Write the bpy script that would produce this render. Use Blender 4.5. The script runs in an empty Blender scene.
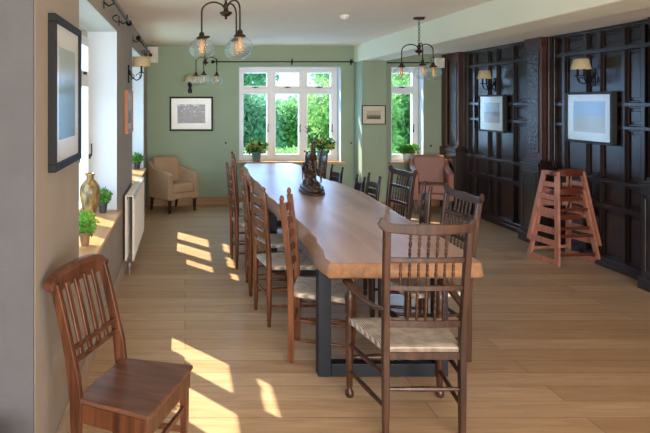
import bpy, bmesh, math, random
from mathutils import Vector, Matrix
random.seed(7)
C = bpy.context.scene.collection
scn = bpy.context.scene
PI = math.pi
# ------------------------------------------------------------ camera, world, lights, exposure
cam_d = bpy.data.cameras.new('camera'); cam = bpy.data.objects.new('camera', cam_d); C.objects.link(cam)
cam.location = (0, 0, 1.65); cam.rotation_euler = (PI/2, 0, 0)
cam_d.sensor_width = 36; cam_d.lens = 620*36/650; cam_d.shift_x = 0.2154; cam_d.shift_y = -0.1762
cam_d.clip_end = 200
scn.camera = cam
scn.view_settings.view_transform = 'Standard'; scn.view_settings.look = 'None'
scn.view_settings.gamma = 1; scn.view_settings.use_curve_mapping = False
scn.view_settings.exposure = 0.92
scn.cycles.use_denoising = True
scn.cycles.max_bounces = 10; scn.cycles.diffuse_bounces = 5; scn.cycles.transparent_max_bounces = 16
scn.cycles.sample_clamp_indirect = 6
w = bpy.data.worlds.new('sky'); scn.world = w; w.use_nodes = True
bg = w.node_tree.nodes['Background']; bg.inputs[0].default_value = (0.50, 0.72, 1.0, 1); bg.inputs[1].default_value = 1.3
def light(name, kind, loc, direction, energy, color, size=None):
    l = bpy.data.lights.new(name, kind); o = bpy.data.objects.new(name, l); C.objects.link(o)
    o.location = loc; o.rotation_euler = Vector(direction).to_track_quat('-Z', 'Y').to_euler()
    l.energy = energy; l.color = color
    if size: l.shape = 'RECTANGLE'; l.size, l.size_y = size
    return o
sun = light('sun', 'SUN', (-8, 16, 12), (.325, -.40, -.49), 7.0, (1, .86, .66)); sun.data.angle = math.radians(.6)
light('rear_fill_light', 'AREA', (1.6, -3.3, 1.45), (0, 1, -.02), 285, (1, .93, .87), (4.6, 2.0))  # fill light added behind the camera to brighten the interior
light('daylight_main_window', 'AREA', (1.67, 10.35, 1.45), (0, -1, -.25), 28, (.26, .50, 1), (1.6, 1.4))
light('daylight_alcove_window', 'AREA', (3.54, 10.35, 1.45), (0, -1, -.25), 11, (.36, .60, 1), (.5, 1.4))
light('daylight_side_window_near', 'AREA', (-1.15, 4.5, 1.45), (1, 0, -.15), 17, (.40, .64, 1), (1.8, 1.4))
light('daylight_side_window_far', 'AREA', (-1.15, 8.0, 1.45), (1, 0, -.15), 17, (.40, .64, 1), (1.8, 1.4))

# ------------------------------------------------------------ materials
def srgb(r, g, b):
    f = lambda c: (c/255/12.92) if c/255 <= .04045 else ((c/255+.055)/1.055)**2.4
    return (f(r), f(g), f(b), 1)
def new_mat(name):
    m = bpy.data.materials.new(name); m.use_nodes = True
    return m, m.node_tree, m.node_tree.nodes['Principled BSDF']
def plain(name, c, rough=.5, metal=0, var=.12, scale=12, bump=0.0, bscale=60, stretch=(1, 1, 1), spec=.5):
    """solid colour with a soft noise variation and optional bump"""
    m, t, p = new_mat(name); N = t.nodes; L = t.links
    tc = N.new('ShaderNodeTexCoord'); mp = N.new('ShaderNodeMapping'); mp.inputs['Scale'].default_value = stretch
    L.new(tc.outputs['Object'], mp.inputs[0])
    nz = N.new('ShaderNodeTexNoise'); nz.inputs['Scale'].default_value = scale; nz.inputs['Detail'].default_value = 5
    L.new(mp.outputs[0], nz.inputs['Vector'])
    rp = N.new('ShaderNodeValToRGB'); rp.color_ramp.elements[0].position = .3; rp.color_ramp.elements[1].position = .7
    rp.color_ramp.elements[0].color = tuple(v*(1-var) for v in c[:3])+(1,)
    rp.color_ramp.elements[1].color = tuple(min(1, v*(1+var)) for v in c[:3])+(1,)
    L.new(nz.outputs['Fac'], rp.inputs[0]); L.new(rp.outputs[0], p.inputs['Base Color'])
    p.inputs['Roughness'].default_value = rough; p.inputs['Metallic'].default_value = metal
    p.inputs['Specular IOR Level'].default_value = spec
    if bump:
        b2 = N.new('ShaderNodeTexNoise'); b2.inputs['Scale'].default_value = bscale; b2.inputs['Detail'].default_value = 4
        L.new(mp.outputs[0], b2.inputs['Vector'])
        bp = N.new('ShaderNodeBump'); bp.inputs['Strength'].default_value = bump; bp.inputs['Distance'].default_value = .01
        L.new(b2.outputs['Fac'], bp.inputs['Height']); L.new(bp.outputs[0], p.inputs['Normal'])
    return m
def wood(name, c1, c2, rough=.4, axis='x', scale=6, spec=.5, stretch=12):
    m, t, p = new_mat(name); N = t.nodes; L = t.links
    tc = N.new('ShaderNodeTexCoord'); mp = N.new('ShaderNodeMapping')
    s = [stretch]*3; s['xyz'.index(axis)] = 1; mp.inputs['Scale'].default_value = s
    L.new(tc.outputs['Object'], mp.inputs[0])
    nz = N.new('ShaderNodeTexNoise'); nz.inputs['Scale'].default_value = scale/3; nz.inputs['Detail'].default_value = 7
    nz.inputs['Distortion'].default_value = .6
    L.new(mp.outputs[0], nz.inputs['Vector'])
    rp = N.new('ShaderNodeValToRGB'); rp.color_ramp.elements[0].position = .32; rp.color_ramp.elements[1].position = .68
    rp.color_ramp.elements[0].color = c1; rp.color_ramp.elements[1].color = c2
    L.new(nz.outputs['Fac'], rp.inputs[0]); L.new(rp.outputs[0], p.inputs['Base Color'])
    bp = N.new('ShaderNodeBump'); bp.inputs['Strength'].default_value = .12; bp.inputs['Distance'].default_value = .004
    L.new(nz.outputs['Fac'], bp.inputs['Height']); L.new(bp.outputs[0], p.inputs['Normal'])
    p.inputs['Roughness'].default_value = rough; p.inputs['Specular IOR Level'].default_value = spec
    return m
def floor_mat():
    m, t, p = new_mat('oak_floorboards'); N = t.nodes; L = t.links
    tc = N.new('ShaderNodeTexCoord')
    bk = N.new('ShaderNodeTexBrick'); bk.offset = .37; bk.inputs['Scale'].default_value = 1
    bk.inputs['Brick Width'].default_value = 2.1; bk.inputs['Row Height'].default_value = .18
    bk.inputs['Mortar Size'].default_value = .0022; bk.inputs['Mortar Smooth'].default_value = .3
    bk.inputs['Color1'].default_value = srgb(206, 176, 140); bk.inputs['Color2'].default_value = srgb(184, 150, 112)
    bk.inputs['Mortar'].default_value = srgb(110, 84, 56); bk.inputs['Bias'].default_value = 0
    L.new(tc.outputs['Object'], bk.inputs['Vector'])
    mp = N.new('ShaderNodeMapping'); mp.inputs['Scale'].default_value = (1, 9, 1); L.new(tc.outputs['Object'], mp.inputs[0])
    nz = N.new('ShaderNodeTexNoise'); nz.inputs['Scale'].default_value = 2.2; nz.inputs['Detail'].default_value = 8; nz.inputs['Distortion'].default_value = 1.2
    L.new(mp.outputs[0], nz.inputs['Vector'])
    rp = N.new('ShaderNodeValToRGB'); rp.color_ramp.elements[0].position = .3; rp.color_ramp.elements[1].position = .72
    rp.color_ramp.elements[0].color = (.66, .60, .54, 1); rp.color_ramp.elements[1].color = (1, 1, 1, 1)
    L.new(nz.outputs['Fac'], rp.inputs[0])
    mx = N.new('ShaderNodeMix'); mx.data_type = 'RGBA'; mx.blend_type = 'MULTIPLY'; mx.inputs[0].default_value = .75
    L.new(bk.outputs['Color'], mx.inputs[6]); L.new(rp.outputs[0], mx.inputs[7])
    L.new(mx.outputs[2], p.inputs['Base Color'])
    r2 = N.new('ShaderNodeMapRange'); r2.inputs[3].default_value = .30; r2.inputs[4].default_value = .46
    L.new(nz.outputs['Fac'], r2.inputs[0]); L.new(r2.outputs[0], p.inputs['Roughness'])
    bp = N.new('ShaderNodeBump'); bp.inputs['Strength'].default_value = .25; bp.inputs['Distance'].default_value = .003
    sb = N.new('ShaderNodeMath'); sb.operation = 'MULTIPLY_ADD'; sb.inputs[1].default_value = -1; L.new(bk.outputs['Fac'], sb.inputs[0]); L.new(nz.outputs['Fac'], sb.inputs[2])
    L.new(sb.outputs[0], bp.inputs['Height']); L.new(bp.outputs[0], p.inputs['Normal'])
    return m
def rush_mat():
    """woven rush: four triangles of strands meeting in the middle of the seat"""
    m, t, p = new_mat('woven_rush'); N = t.nodes; L = t.links
    tc = N.new('ShaderNodeTexCoord'); sp = N.new('ShaderNodeSeparateXYZ'); L.new(tc.outputs['Object'], sp.inputs[0])
    ax = N.new('ShaderNodeMath'); ax.operation = 'ABSOLUTE'; L.new(sp.outputs[0], ax.inputs[0])
    ay = N.new('ShaderNodeMath'); ay.operation = 'ABSOLUTE'; L.new(sp.outputs[1], ay.inputs[0])
    gt = N.new('ShaderNodeMath'); gt.operation = 'GREATER_THAN'; L.new(ax.outputs[0], gt.inputs[0]); L.new(ay.outputs[0], gt.inputs[1])
    mx = N.new('ShaderNodeMix'); mx.data_type = 'FLOAT'; L.new(gt.outputs[0], mx.inputs[0]); L.new(sp.outputs[0], mx.inputs[2]); L.new(sp.outputs[1], mx.inputs[3])
    sw = N.new('ShaderNodeMix'); sw.data_type = 'FLOAT'; L.new(gt.outputs[0], sw.inputs[0]); L.new(sp.outputs[1], sw.inputs[2]); L.new(sp.outputs[0], sw.inputs[3])
    ml = N.new('ShaderNodeMath'); ml.operation = 'MULTIPLY'; ml.inputs[1].default_value = 620; L.new(sw.outputs[0], ml.inputs[0])
    sn = N.new('ShaderNodeMath'); sn.operation = 'SINE'; L.new(ml.outputs[0], sn.inputs[0])
    nz = N.new('ShaderNodeTexNoise'); nz.inputs['Scale'].default_value = 14; nz.inputs['Detail'].default_value = 4; L.new(tc.outputs['Object'], nz.inputs['Vector'])
    ad = N.new('ShaderNodeMath'); ad.operation = 'MULTIPLY_ADD'; ad.inputs[1].default_value = .30; L.new(sn.outputs[0], ad.inputs[0]); L.new(nz.outputs['Fac'], ad.inputs[2])
    rp = N.new('ShaderNodeValToRGB'); rp.color_ramp.elements[0].position = .25; rp.color_ramp.elements[1].position = .72
    rp.color_ramp.elements[0].color = srgb(124, 106, 88); rp.color_ramp.elements[1].color = srgb(222, 212, 194)
    L.new(ad.outputs[0], rp.inputs[0]); L.new(rp.outputs[0], p.inputs['Base Color'])
    bp = N.new('ShaderNodeBump'); bp.inputs['Strength'].default_value = .6; bp.inputs['Distance'].default_value = .004
    L.new(ad.outputs[0], bp.inputs['Height']); L.new(bp.outputs[0], p.inputs['Normal'])
    p.inputs['Roughness'].default_value = .75; rp.color_ramp.elements[0].position = .1; rp.color_ramp.elements[1].position = .85
    return m
def clear_mat(name, tint=(1, 1, 1, 1), gloss=.08, ripple=0, rough=.02, wavy=0):
    m = bpy.data.materials.new(name); m.use_nodes = True; t = m.node_tree; N = t.nodes; L = t.links
    N.remove(N['Principled BSDF']); out = N['Material Output']
    tr = N.new('ShaderNodeBsdfTransparent'); tr.inputs[0].default_value = tint
    gl = N.new('ShaderNodeBsdfGlossy'); gl.inputs['Roughness'].default_value = rough
    lw = N.new('ShaderNodeLayerWeight'); lw.inputs[0].default_value = .25
    mr = N.new('ShaderNodeMapRange'); mr.inputs[3].default_value = gloss; mr.inputs[4].default_value = min(1, gloss*6+.12)
    L.new(lw.outputs['Facing'], mr.inputs[0])
    mx = N.new('ShaderNodeMixShader'); L.new(mr.outputs[0], mx.inputs[0]); L.new(tr.outputs[0], mx.inputs[1]); L.new(gl.outputs[0], mx.inputs[2])
    if wavy:
        nz = N.new('ShaderNodeTexNoise'); nz.inputs['Scale'].default_value = wavy
        bp = N.new('ShaderNodeBump'); bp.inputs['Strength'].default_value = .6; bp.inputs['Distance'].default_value = .02
        L.new(nz.outputs['Fac'], bp.inputs['Height']); L.new(bp.outputs[0], gl.inputs['Normal'])
    L.new(mx.outputs[0], out.inputs[0])
    return m
def picture_mat(name, sky, mid, low, scale=5, horizon=.55, height=.5, detail=6, zw=1.0):
    """a small landscape print: pale upper part, darker mottled lower part (Generated coordinates run over the print)"""
    m, t, p = new_mat(name); N = t.nodes; L = t.links
    tc = N.new('ShaderNodeTexCoord'); sp = N.new('ShaderNodeSeparateXYZ'); L.new(tc.outputs['Generated'], sp.inputs[0])
    nz = N.new('ShaderNodeTexNoise'); nz.inputs['Scale'].default_value = scale; nz.inputs['Detail'].default_value = detail
    L.new(tc.outputs['Generated'], nz.inputs['Vector'])
    ad = N.new('ShaderNodeMath'); ad.operation = 'MULTIPLY_ADD'; ad.inputs[1].default_value = height; L.new(nz.outputs['Fac'], ad.inputs[0]); L.new(sp.outputs[2], ad.inputs[2])
    rp = N.new('ShaderNodeValToRGB'); e = rp.color_ramp.elements
    e[0].position = max(0, horizon-.25); e[0].color = low; e[1].position = min(1, horizon+.12); e[1].color = sky
    k = rp.color_ramp.elements.new(horizon-.02); k.color = mid
    nm = N.new('ShaderNodeMath'); nm.operation = 'MULTIPLY_ADD'; nm.inputs[1].default_value = 1; nm.inputs[2].default_value = -height/2; L.new(ad.outputs[0], nm.inputs[0])
    zm = N.new('ShaderNodeMath'); zm.operation = 'MULTIPLY'; zm.inputs[1].default_value = zw; L.new(sp.outputs[2], zm.inputs[0]); L.new(zm.outputs[0], ad.inputs[2])
    L.new(nm.outputs[0], rp.inputs[0]); L.new(rp.outputs[0], p.inputs['Base Color']); p.inputs['Roughness'].default_value = .6
    return m

M = {}
M['floor'] = floor_mat()
M['green_wall'] = plain('sage_green_paint', srgb(152, 168, 144), .8, var=.03, scale=2, bump=.08, bscale=30)
M['plaster'] = plain('beige_plaster', srgb(158, 148, 134), .85, var=.06, scale=3, bump=.25, bscale=14)
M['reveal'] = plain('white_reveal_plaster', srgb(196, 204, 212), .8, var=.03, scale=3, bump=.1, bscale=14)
M['ceiling'] = plain('cream_ceiling_paint', srgb(242, 230, 216), .85, var=.02, scale=1.5)
M['beam'] = plain('cream_beam_paint', srgb(240, 238, 220), .8, var=.02, scale=1.5)
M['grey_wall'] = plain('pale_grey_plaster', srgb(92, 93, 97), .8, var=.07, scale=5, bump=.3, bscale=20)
M['oak_trim'] = wood('oak_trim', srgb(150, 108, 66), srgb(178, 134, 86), .45)
M['sill'] = wood('pine_sill', srgb(186, 134, 84), srgb(208, 158, 104), .35, axis='y')
M['sill_x'] = wood('pine_sill_back', srgb(186, 134, 84), srgb(208, 158, 104), .35, axis='x')
M['white_paint'] = plain('white_frame_paint', srgb(232, 230, 226), .35, var=.02)
M['radiator'] = plain('cream_radiator_enamel', srgb(228, 222, 210), .35, var=.02)
M['panel'] = wood('dark_oak_panelling', srgb(26, 17, 16), srgb(50, 33, 30), .30, axis='z', scale=7, spec=.6)
M['panel_red'] = wood('reddish_oak_pilaster', srgb(44, 21, 15), srgb(82, 42, 28), .36, axis='z', scale=7)
M['iron'] = plain('black_iron', srgb(26, 24, 24), .45, .6, var=.1)
M['table_steel'] = plain('dark_blue_grey_steel', srgb(18, 24, 36), .5, .2, var=.08)
M['bronze'] = plain('dark_bronze', srgb(84, 66, 54), .38, .55, var=.4, scale=30, bump=.5, bscale=80)
M['brass'] = plain('aged_bronze_fitting', srgb(60, 44, 34), .4, .7, var=.2)
M['chair'] = wood('brown_chair_wood', srgb(42, 24, 14), srgb(82, 50, 30), .35, axis='z', scale=8)
M['chair_warm'] = wood('warm_brown_chair_wood', srgb(80, 44, 24), srgb(132, 80, 46), .33, axis='z', scale=8)
M['chair_mid'] = wood('mid_brown_chair_wood', srgb(44, 26, 18), srgb(80, 52, 36), .33, axis='z', scale=8)
M['chair_dark'] = wood('dark_brown_chair_wood', srgb(38, 25, 22), srgb(72, 50, 42), .33, axis='z', scale=8)
M['plank_seat'] = wood('reddish_brown_seat_wood', srgb(74, 46, 34), srgb(124, 86, 66), .32, axis='y', scale=7, stretch=7)
M['plank_frame'] = wood('reddish_brown_frame_wood', srgb(64, 36, 23), srgb(108, 66, 42), .35, axis='z', scale=7)
M['highchair'] = wood('orange_brown_beech', srgb(158, 100, 78), srgb(194, 134, 110), .38, axis='z', scale=7)
M['highchair_dark'] = wood('red_brown_beech', srgb(80, 36, 22), srgb(112, 56, 36), .38, axis='x', scale=7)
M['slab'] = wood('live_edge_oak', srgb(176, 138, 122), srgb(214, 180, 162), .34, axis='y', scale=2.4, stretch=7)
M['waney'] = wood('pale_waney_edge', srgb(150, 108, 76), srgb(188, 144, 106), .55, axis='y', scale=4)
M['rush'] = rush_mat()
M['glass'] = clear_mat('window_glass', (1, 1, 1, 1), 0)
M['picture_glass'] = clear_mat('picture_glazing', (1, 1, 1, 1), .012, rough=.15)
M['globe'] = clear_mat('crackled_globe_glass', (.95, .97, .98, 1), .07, wavy=14, rough=.08)
M['bulb'] = plain('amber_bulb_glass', srgb(226, 170, 110), .2, var=.1)
M['white_mat'] = plain('white_picture_mount', srgb(228, 230, 226), .7, var=.01)
M['cream_mat'] = plain('cream_picture_mount', srgb(214, 204, 180), .7, var=.01)
M['black_frame'] = plain('black_picture_frame', srgb(20, 20, 22), .6, spec=.3, var=.1)
M['grey_frame'] = plain('dark_grey_picture_frame', srgb(50, 52, 52), .6, spec=.3, var=.1)
M['oak_frame'] = plain('oak_picture_frame', srgb(176, 110, 62), .45, var=.1)
M['shade'] = plain('cream_parchment_shade', srgb(206, 186, 148), .8, var=.06)
M['beige_leather'] = plain('beige_suede', srgb(178, 146, 114), .75, var=.08, scale=5, bump=.15)
M['tan_leather'] = plain('tan_leather', srgb(148, 98, 80), .5, var=.10, scale=6, bump=.15)
M['dark_leg'] = plain('dark_chair_leg', srgb(48, 28, 20), .4)
M['leaf'] = plain('fresh_green_leaf', srgb(92, 150, 58), .55, var=.3, scale=20)
M['leaf_yellow'] = plain('yellow_green_bloom', srgb(206, 212, 130), .6, var=.25, scale=25)
M['leaf_dark'] = plain('deep_green_leaf', srgb(60, 104, 52), .55, var=.3, scale=20)
M['tree_leaf'] = plain('garden_tree_leaf', srgb(138, 190, 130), .6, var=.35, scale=1.2)
M['tree_leaf_b'] = plain('garden_tree_leaf_pale', srgb(164, 206, 140), .6, var=.3, scale=1.2)
M['tree_leaf_c'] = plain('garden_tree_leaf_deep', srgb(120, 176, 144), .6, var=.3, scale=1.2)
for k in ('leaf', 'leaf_yellow', 'leaf_dark', 'tree_leaf', 'tree_leaf_b', 'tree_leaf_c'):
    t_ = M[k].node_tree; p_ = t_.nodes['Principled BSDF']; p_.inputs['Specular IOR Level'].default_value = .15
    tl = t_.nodes.new('ShaderNodeBsdfTranslucent'); mx_ = t_.nodes.new('ShaderNodeMixShader'); mx_.inputs[0].default_value = .4
    t_.links.new(p_.inputs['Base Color'].links[0].from_socket, tl.inputs[0])
    t_.links.new(p_.outputs[0], mx_.inputs[1]); t_.links.new(tl.outputs[0], mx_.inputs[2]); t_.links.new(mx_.outputs[0], t_.nodes['Material Output'].inputs[0])
M['bark'] = plain('grey_brown_bark', srgb(96, 84, 70), .9, var=.2)
M['lawn'] = plain('lawn_grass', srgb(110, 160, 84), .9, var=.3, scale=3)
M['pot_dark'] = plain('dark_pot_glaze', srgb(60, 66, 70), .35, var=.1)
M['pot_green'] = plain('grey_green_pot_glaze', srgb(92, 116, 104), .45, var=.12)
M['pot_white'] = plain('white_pot_glaze', srgb(224, 226, 220), .35, var=.03)
M['terracotta'] = plain('brown_pot_clay', srgb(138, 112, 84), .7, var=.12)
M['vase'] = wood('mottled_ochre_green_vase_glaze', srgb(66, 66, 48), srgb(186, 148, 88), .28, axis='z', scale=36, stretch=2.0)
M['white_plastic'] = plain('white_plastic', srgb(232, 228, 220), .4, var=.02)
M['black_plastic'] = plain('black_plastic', srgb(22, 24, 28), .35, var=.1)

# ------------------------------------------------------------ mesh helpers
def rotm(rx=0, ry=0, rz=0):
    return Matrix.Rotation(rz, 4, 'Z') @ Matrix.Rotation(ry, 4, 'Y') @ Matrix.Rotation(rx, 4, 'X')
class MB:
    def __init__(s): s.b = bmesh.new()
    def box(s, x0, x1, y0, y1, z0, z1, rot=None):
        c = Vector(((x0+x1)/2, (y0+y1)/2, (z0+z1)/2)); m = Matrix.Translation(c)
        if rot: m = m @ rotm(*rot)
        m = m @ Matrix.Diagonal((abs(x1-x0), abs(y1-y0), abs(z1-z0), 1))
        bmesh.ops.create_cube(s.b, size=1, matrix=m); return s
    def beam(s, p0, p1, w, d, up=(0, 0, 1), w1=None, d1=None):
        """rectangular bar from p0 to p1; w across, d along 'up'"""
        p0, p1 = Vector(p0), Vector(p1); t = (p1-p0).normalized(); u = Vector(up)
        a = t.cross(u)
        if a.length < 1e-4: a = t.cross(Vector((0, 1, 0)))
        a.normalize(); c = a.cross(t).normalized()
        w1 = w if w1 is None else w1; d1 = d if d1 is None else d1
        vs = []
        for p, ww, dd in ((p0, w, d), (p1, w1, d1)):
            for i, j in ((-1, -1), (1, -1), (1, 1), (-1, 1)): vs.append(s.b.verts.new(p+a*(i*ww/2)+c*(j*dd/2)))
        for f in ((3, 2, 1, 0), (4, 5, 6, 7), (0, 1, 5, 4), (1, 2, 6, 5), (2, 3, 7, 6), (3, 0, 4, 7)): s.b.faces.new([vs[i] for i in f])
        return s
    def sweep(s, pts, sec, up=(1, 0, 0), scales=None):
        """sweep a closed 2D section (list of (a,b)) along pts; a runs along 'up', b across"""
        pts = [Vector(p) for p in pts]; u = Vector(up).normalized(); rings = []
        for i, p in enumerate(pts):
            t = (pts[min(i+1, len(pts)-1)]-pts[max(i-1, 0)]).normalized()
            a = (u-t*u.dot(t)).normalized(); c = t.cross(a)
            k = scales[i] if scales else (1, 1)
            rings.append([s.b.verts.new(p+a*(x*k[0])+c*(y*k[1])) for x, y in sec])
        n = len(sec)
        for r0, r1 in zip(rings, rings[1:]):
            for i in range(n): s.b.faces.new([r0[i], r0[(i+1) % n], r1[(i+1) % n], r1[i]])
        s.b.faces.new(rings[0][::-1]); s.b.faces.new(rings[-1])
        return s
    def tube(s, pts, r, n=10):
        pts = [Vector(p) for p in pts]
        rr = r if isinstance(r, (list, tuple)) else [r]*len(pts)
        rings = []; ref = None
        for i, p in enumerate(pts):
            t = (pts[min(i+1, len(pts)-1)]-pts[max(i-1, 0)]).normalized()
            if ref is None:
                ref = Vector((0, 0, 1)) if abs(t.z) < .9 else Vector((1, 0, 0))
            a = (ref-t*ref.dot(t)).normalized(); ref = a; c = t.cross(a)
            rings.append([s.b.verts.new(p+(a*math.cos(2*PI*k/n)+c*math.sin(2*PI*k/n))*rr[i]) for k in range(n)])
        for r0, r1 in zip(rings, rings[1:]):
            for k in range(n): s.b.faces.new([r0[k], r0[(k+1) % n], r1[(k+1) % n], r1[k]])
        s.b.faces.new(rings[0][::-1]); s.b.faces.new(rings[-1])
        return s
    def turned(s, p0, p1, prof, n=10):
        """turned spindle: prof = [(t, radius)...] along p0-p1"""
        p0, p1 = Vector(p0), Vector(p1)
        return s.tube([p0.lerp(p1, t) for t, _ in prof], [r for _, r in prof], n)
    def lathe(s, c, prof, n=24, cap=True, sx=1, sy=1, open_top=False):
        c = Vector(c); rings = []
        for r, z in prof:
            rings.append([s.b.verts.new(c+Vector((r*sx*math.cos(2*PI*k/n), r*sy*math.sin(2*PI*k/n), z))) for k in range(n)])
        for r0, r1 in zip(rings, rings[1:]):
            for k in range(n): s.b.faces.new([r0[k], r0[(k+1) % n], r1[(k+1) % n], r1[k]])
        if cap:
            s.b.faces.new(rings[0][::-1])
            if not open_top: s.b.faces.new(rings[-1])
        return s
    def ball(s, c, r, sc=(1, 1, 1), seg=16, rings=10, rot=None):
        m = Matrix.Translation(Vector(c))
        if rot: m = m @ rotm(*rot)
        bmesh.ops.create_uvsphere(s.b, u_segments=seg, v_segments=rings, radius=r, matrix=m @ Matrix.Diagonal((*sc, 1))); return s
    def prism(s, pts, axis, a0, a1):
        """extrude a polygon; pts 2D in the other two axes, from a0 to a1 along axis"""
        def v(p, a):
            if axis == 'x': return (a, p[0], p[1])
            if axis == 'y': return (p[0], a, p[1])
            return (p[0], p[1], a)
        A = [s.b.verts.new(v(p, a0)) for p in pts]; B = [s.b.verts.new(v(p, a1)) for p in pts]; n = len(pts)
        s.b.faces.new(A[::-1]); s.b.faces.new(B)
        for i in range(n): s.b.faces.new([A[i], A[(i+1) % n], B[(i+1) % n], B[i]])
        return s
    def leaves(s, c, rad, n, size, shell=.35, rnd=random):
        c = Vector(c)
        for _ in range(n):
            d = Vector((rnd.gauss(0, 1), rnd.gauss(0, 1), rnd.gauss(0, 1))).normalized()
            k = 1-shell*rnd.random()**1.3
            p = c+Vector((d.x*rad[0], d.y*rad[1], d.z*rad[2]))*k
            t = (d+Vector((rnd.gauss(0, .6), rnd.gauss(0, .6), rnd.gauss(0, .6)))).normalized()
            a = t.cross(Vector((rnd.random()-.5, rnd.random()-.5, rnd.random()-.5))).normalized(); q = t.cross(a)*.15
            L = size*(.7+.6*rnd.random()); wd = L*.32
            vs = [s.b.verts.new(p), s.b.verts.new(p+t*L*.5+a*wd+q*L), s.b.verts.new(p+t*L), s.b.verts.new(p+t*L*.5-a*wd+q*L)]
            s.b.faces.new(vs)
        return s
    def build(s, name, mat, parent=None, smooth=False, bevel=0, seg=2, loc=None, rot=None, sub=0):
        me = bpy.data.meshes.new(name)
        bmesh.ops.recalc_face_normals(s.b, faces=s.b.faces[:]); s.b.to_mesh(me); s.b.free()
        if smooth:
            for f in me.polygons: f.use_smooth = True
        me.materials.append(M[mat] if isinstance(mat, str) else mat)
        o = bpy.data.objects.new(name, me); C.objects.link(o)
        if parent: o.parent = parent
        if loc: o.location = loc
        if rot: o.rotation_euler = rot
        if bevel:
            b = o.modifiers.new('bevel', 'BEVEL'); b.width = bevel; b.segments = seg; b.limit_method = 'ANGLE'; b.angle_limit = math.radians(40)
        if sub:
            b = o.modifiers.new('sub', 'SUBSURF'); b.levels = sub; b.render_levels = sub
        return o
def flat_smooth(o, ang=35):
    me = o.data
    for f in me.polygons: f.use_smooth = True
    me.set_sharp_from_angle(angle=math.radians(ang)); return o
def tag(o, label, cat, group=None, kind=None):
    o['label'] = label; o['category'] = cat
    if group: o['group'] = group
    if kind: o['kind'] = kind
    return o
def thing(name, label, cat, loc=(0, 0, 0), rz=0, group=None):
    o = bpy.data.objects.new(name, None); C.objects.link(o); o.location = loc; o.rotation_euler = (0, 0, rz); o.empty_display_size = .1
    return tag(o, label, cat, group)
def struct(o): o['kind'] = 'structure'; return o
def copy_tree(o, parent=None):
    c = o.copy(); C.objects.link(c)
    if parent: c.parent = parent
    for ch in list(o.children): copy_tree(ch, c)
    return c
def arc(c, r, a0, a1, n, plane='xz'):
    out = []
    for i in range(n+1):
        a = a0+(a1-a0)*i/n; u, v = r*math.cos(a), r*math.sin(a)
        out.append(Vector(c)+(Vector((u, 0, v)) if plane == 'xz' else Vector((0, u, v)) if plane == 'yz' else Vector((u, v, 0))))
    return out

# ------------------------------------------------------------ the setting
LX, RX, BY, CZ, RZ = -.6, 4.25, 9.87, 2.54, 2.40; OUT = -.96
FRONT = -3.6
struct(MB().box(-2.6, 4.6, FRONT-.2, 2.7, -.12, 0).box(OUT, 4.6, 2.7, 10.2, -.12, 0).build('floor', 'floor'))
struct(MB().box(-2.6, 2.69, FRONT-.2, 2.7, CZ, CZ+.15).box(OUT, 2.69, 2.7, 10.2, CZ, CZ+.15).build('ceiling', 'ceiling'))
struct(MB().box(3.07, 4.6, FRONT-.2, 10.2, RZ, RZ+.29).build('ceiling_right', 'ceiling'))
struct(MB().box(2.69, 3.07, FRONT-.2, 10.2, 2.275, CZ+.15).build('trim_1', 'beam', bevel=.012))         # boxed ceiling beam
W1 = (3.51, 5.47); W2 = (7.06, 8.98); OZ0, OZ1 = .67, 2.276
def wall_y(mb, x0, x1, ya, yb, holes):
    """wall along Y with window holes"""
    y = ya
    for h0, h1 in holes:
        mb.box(x0, x1, y, h0, 0, CZ); mb.box(x0, x1, h0, h1, 0, OZ0); mb.box(x0, x1, h0, h1, OZ1, CZ); y = h1
    mb.box(x0, x1, y, yb, 0, CZ); return mb
struct(wall_y(MB(), OUT, LX, 2.48, 10.2, [W1, W2]).build('wall_left', 'plaster', bevel=.0))
# wall stepping back towards the camera
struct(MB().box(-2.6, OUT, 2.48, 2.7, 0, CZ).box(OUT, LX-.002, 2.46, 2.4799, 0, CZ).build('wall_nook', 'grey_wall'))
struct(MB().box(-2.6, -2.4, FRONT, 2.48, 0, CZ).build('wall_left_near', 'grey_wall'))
BW = (.86, 2.485); AW = (3.28, 3.80); BZ1 = 2.21
mb = MB(); x = OUT
for h0, h1 in (BW, AW):
    mb.box(x, h0, BY, 10.2, 0, CZ); mb.box(h0, h1, BY, 10.2, 0, OZ0); mb.box(h0, h1, BY, 10.2, BZ1, CZ); x = h1
mb.box(x, 4.6, BY, 10.2, 0, CZ)
struct(mb.build('wall_back', 'green_wall'))
struct(MB().box(2.69, 3.07, 9.43, BY, 0, 2.275).build('trim_2', 'green_wall', bevel=.012))                 # pillar under the beam
struct(MB().box(-2.6, 4.6, FRONT-.2, FRONT, 0, .5).box(-2.6, 4.6, FRONT-.2, FRONT, 2.45, CZ).box(-2.6, -.8, FRONT-.2, FRONT, .5, 2.45).box(4.0, 4.6, FRONT-.2, FRONT, .5, 2.45).build('wall_front', 'plaster'))
# window reveals lining (plaster white), one per opening
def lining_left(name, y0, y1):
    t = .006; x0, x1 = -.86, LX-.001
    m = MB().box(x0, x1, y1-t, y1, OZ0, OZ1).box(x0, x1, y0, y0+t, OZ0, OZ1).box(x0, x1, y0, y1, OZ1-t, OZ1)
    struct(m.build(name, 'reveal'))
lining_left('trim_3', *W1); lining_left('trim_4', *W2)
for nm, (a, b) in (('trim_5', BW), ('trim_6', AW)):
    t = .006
    struct(MB().box(a, a+t, BY+.001, 10.10, OZ0, BZ1).box(b-t, b, BY+.001, 10.10, OZ0, BZ1).box(a, b, BY+.001, 10.10, BZ1-t, BZ1).build(nm, 'reveal'))
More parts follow.
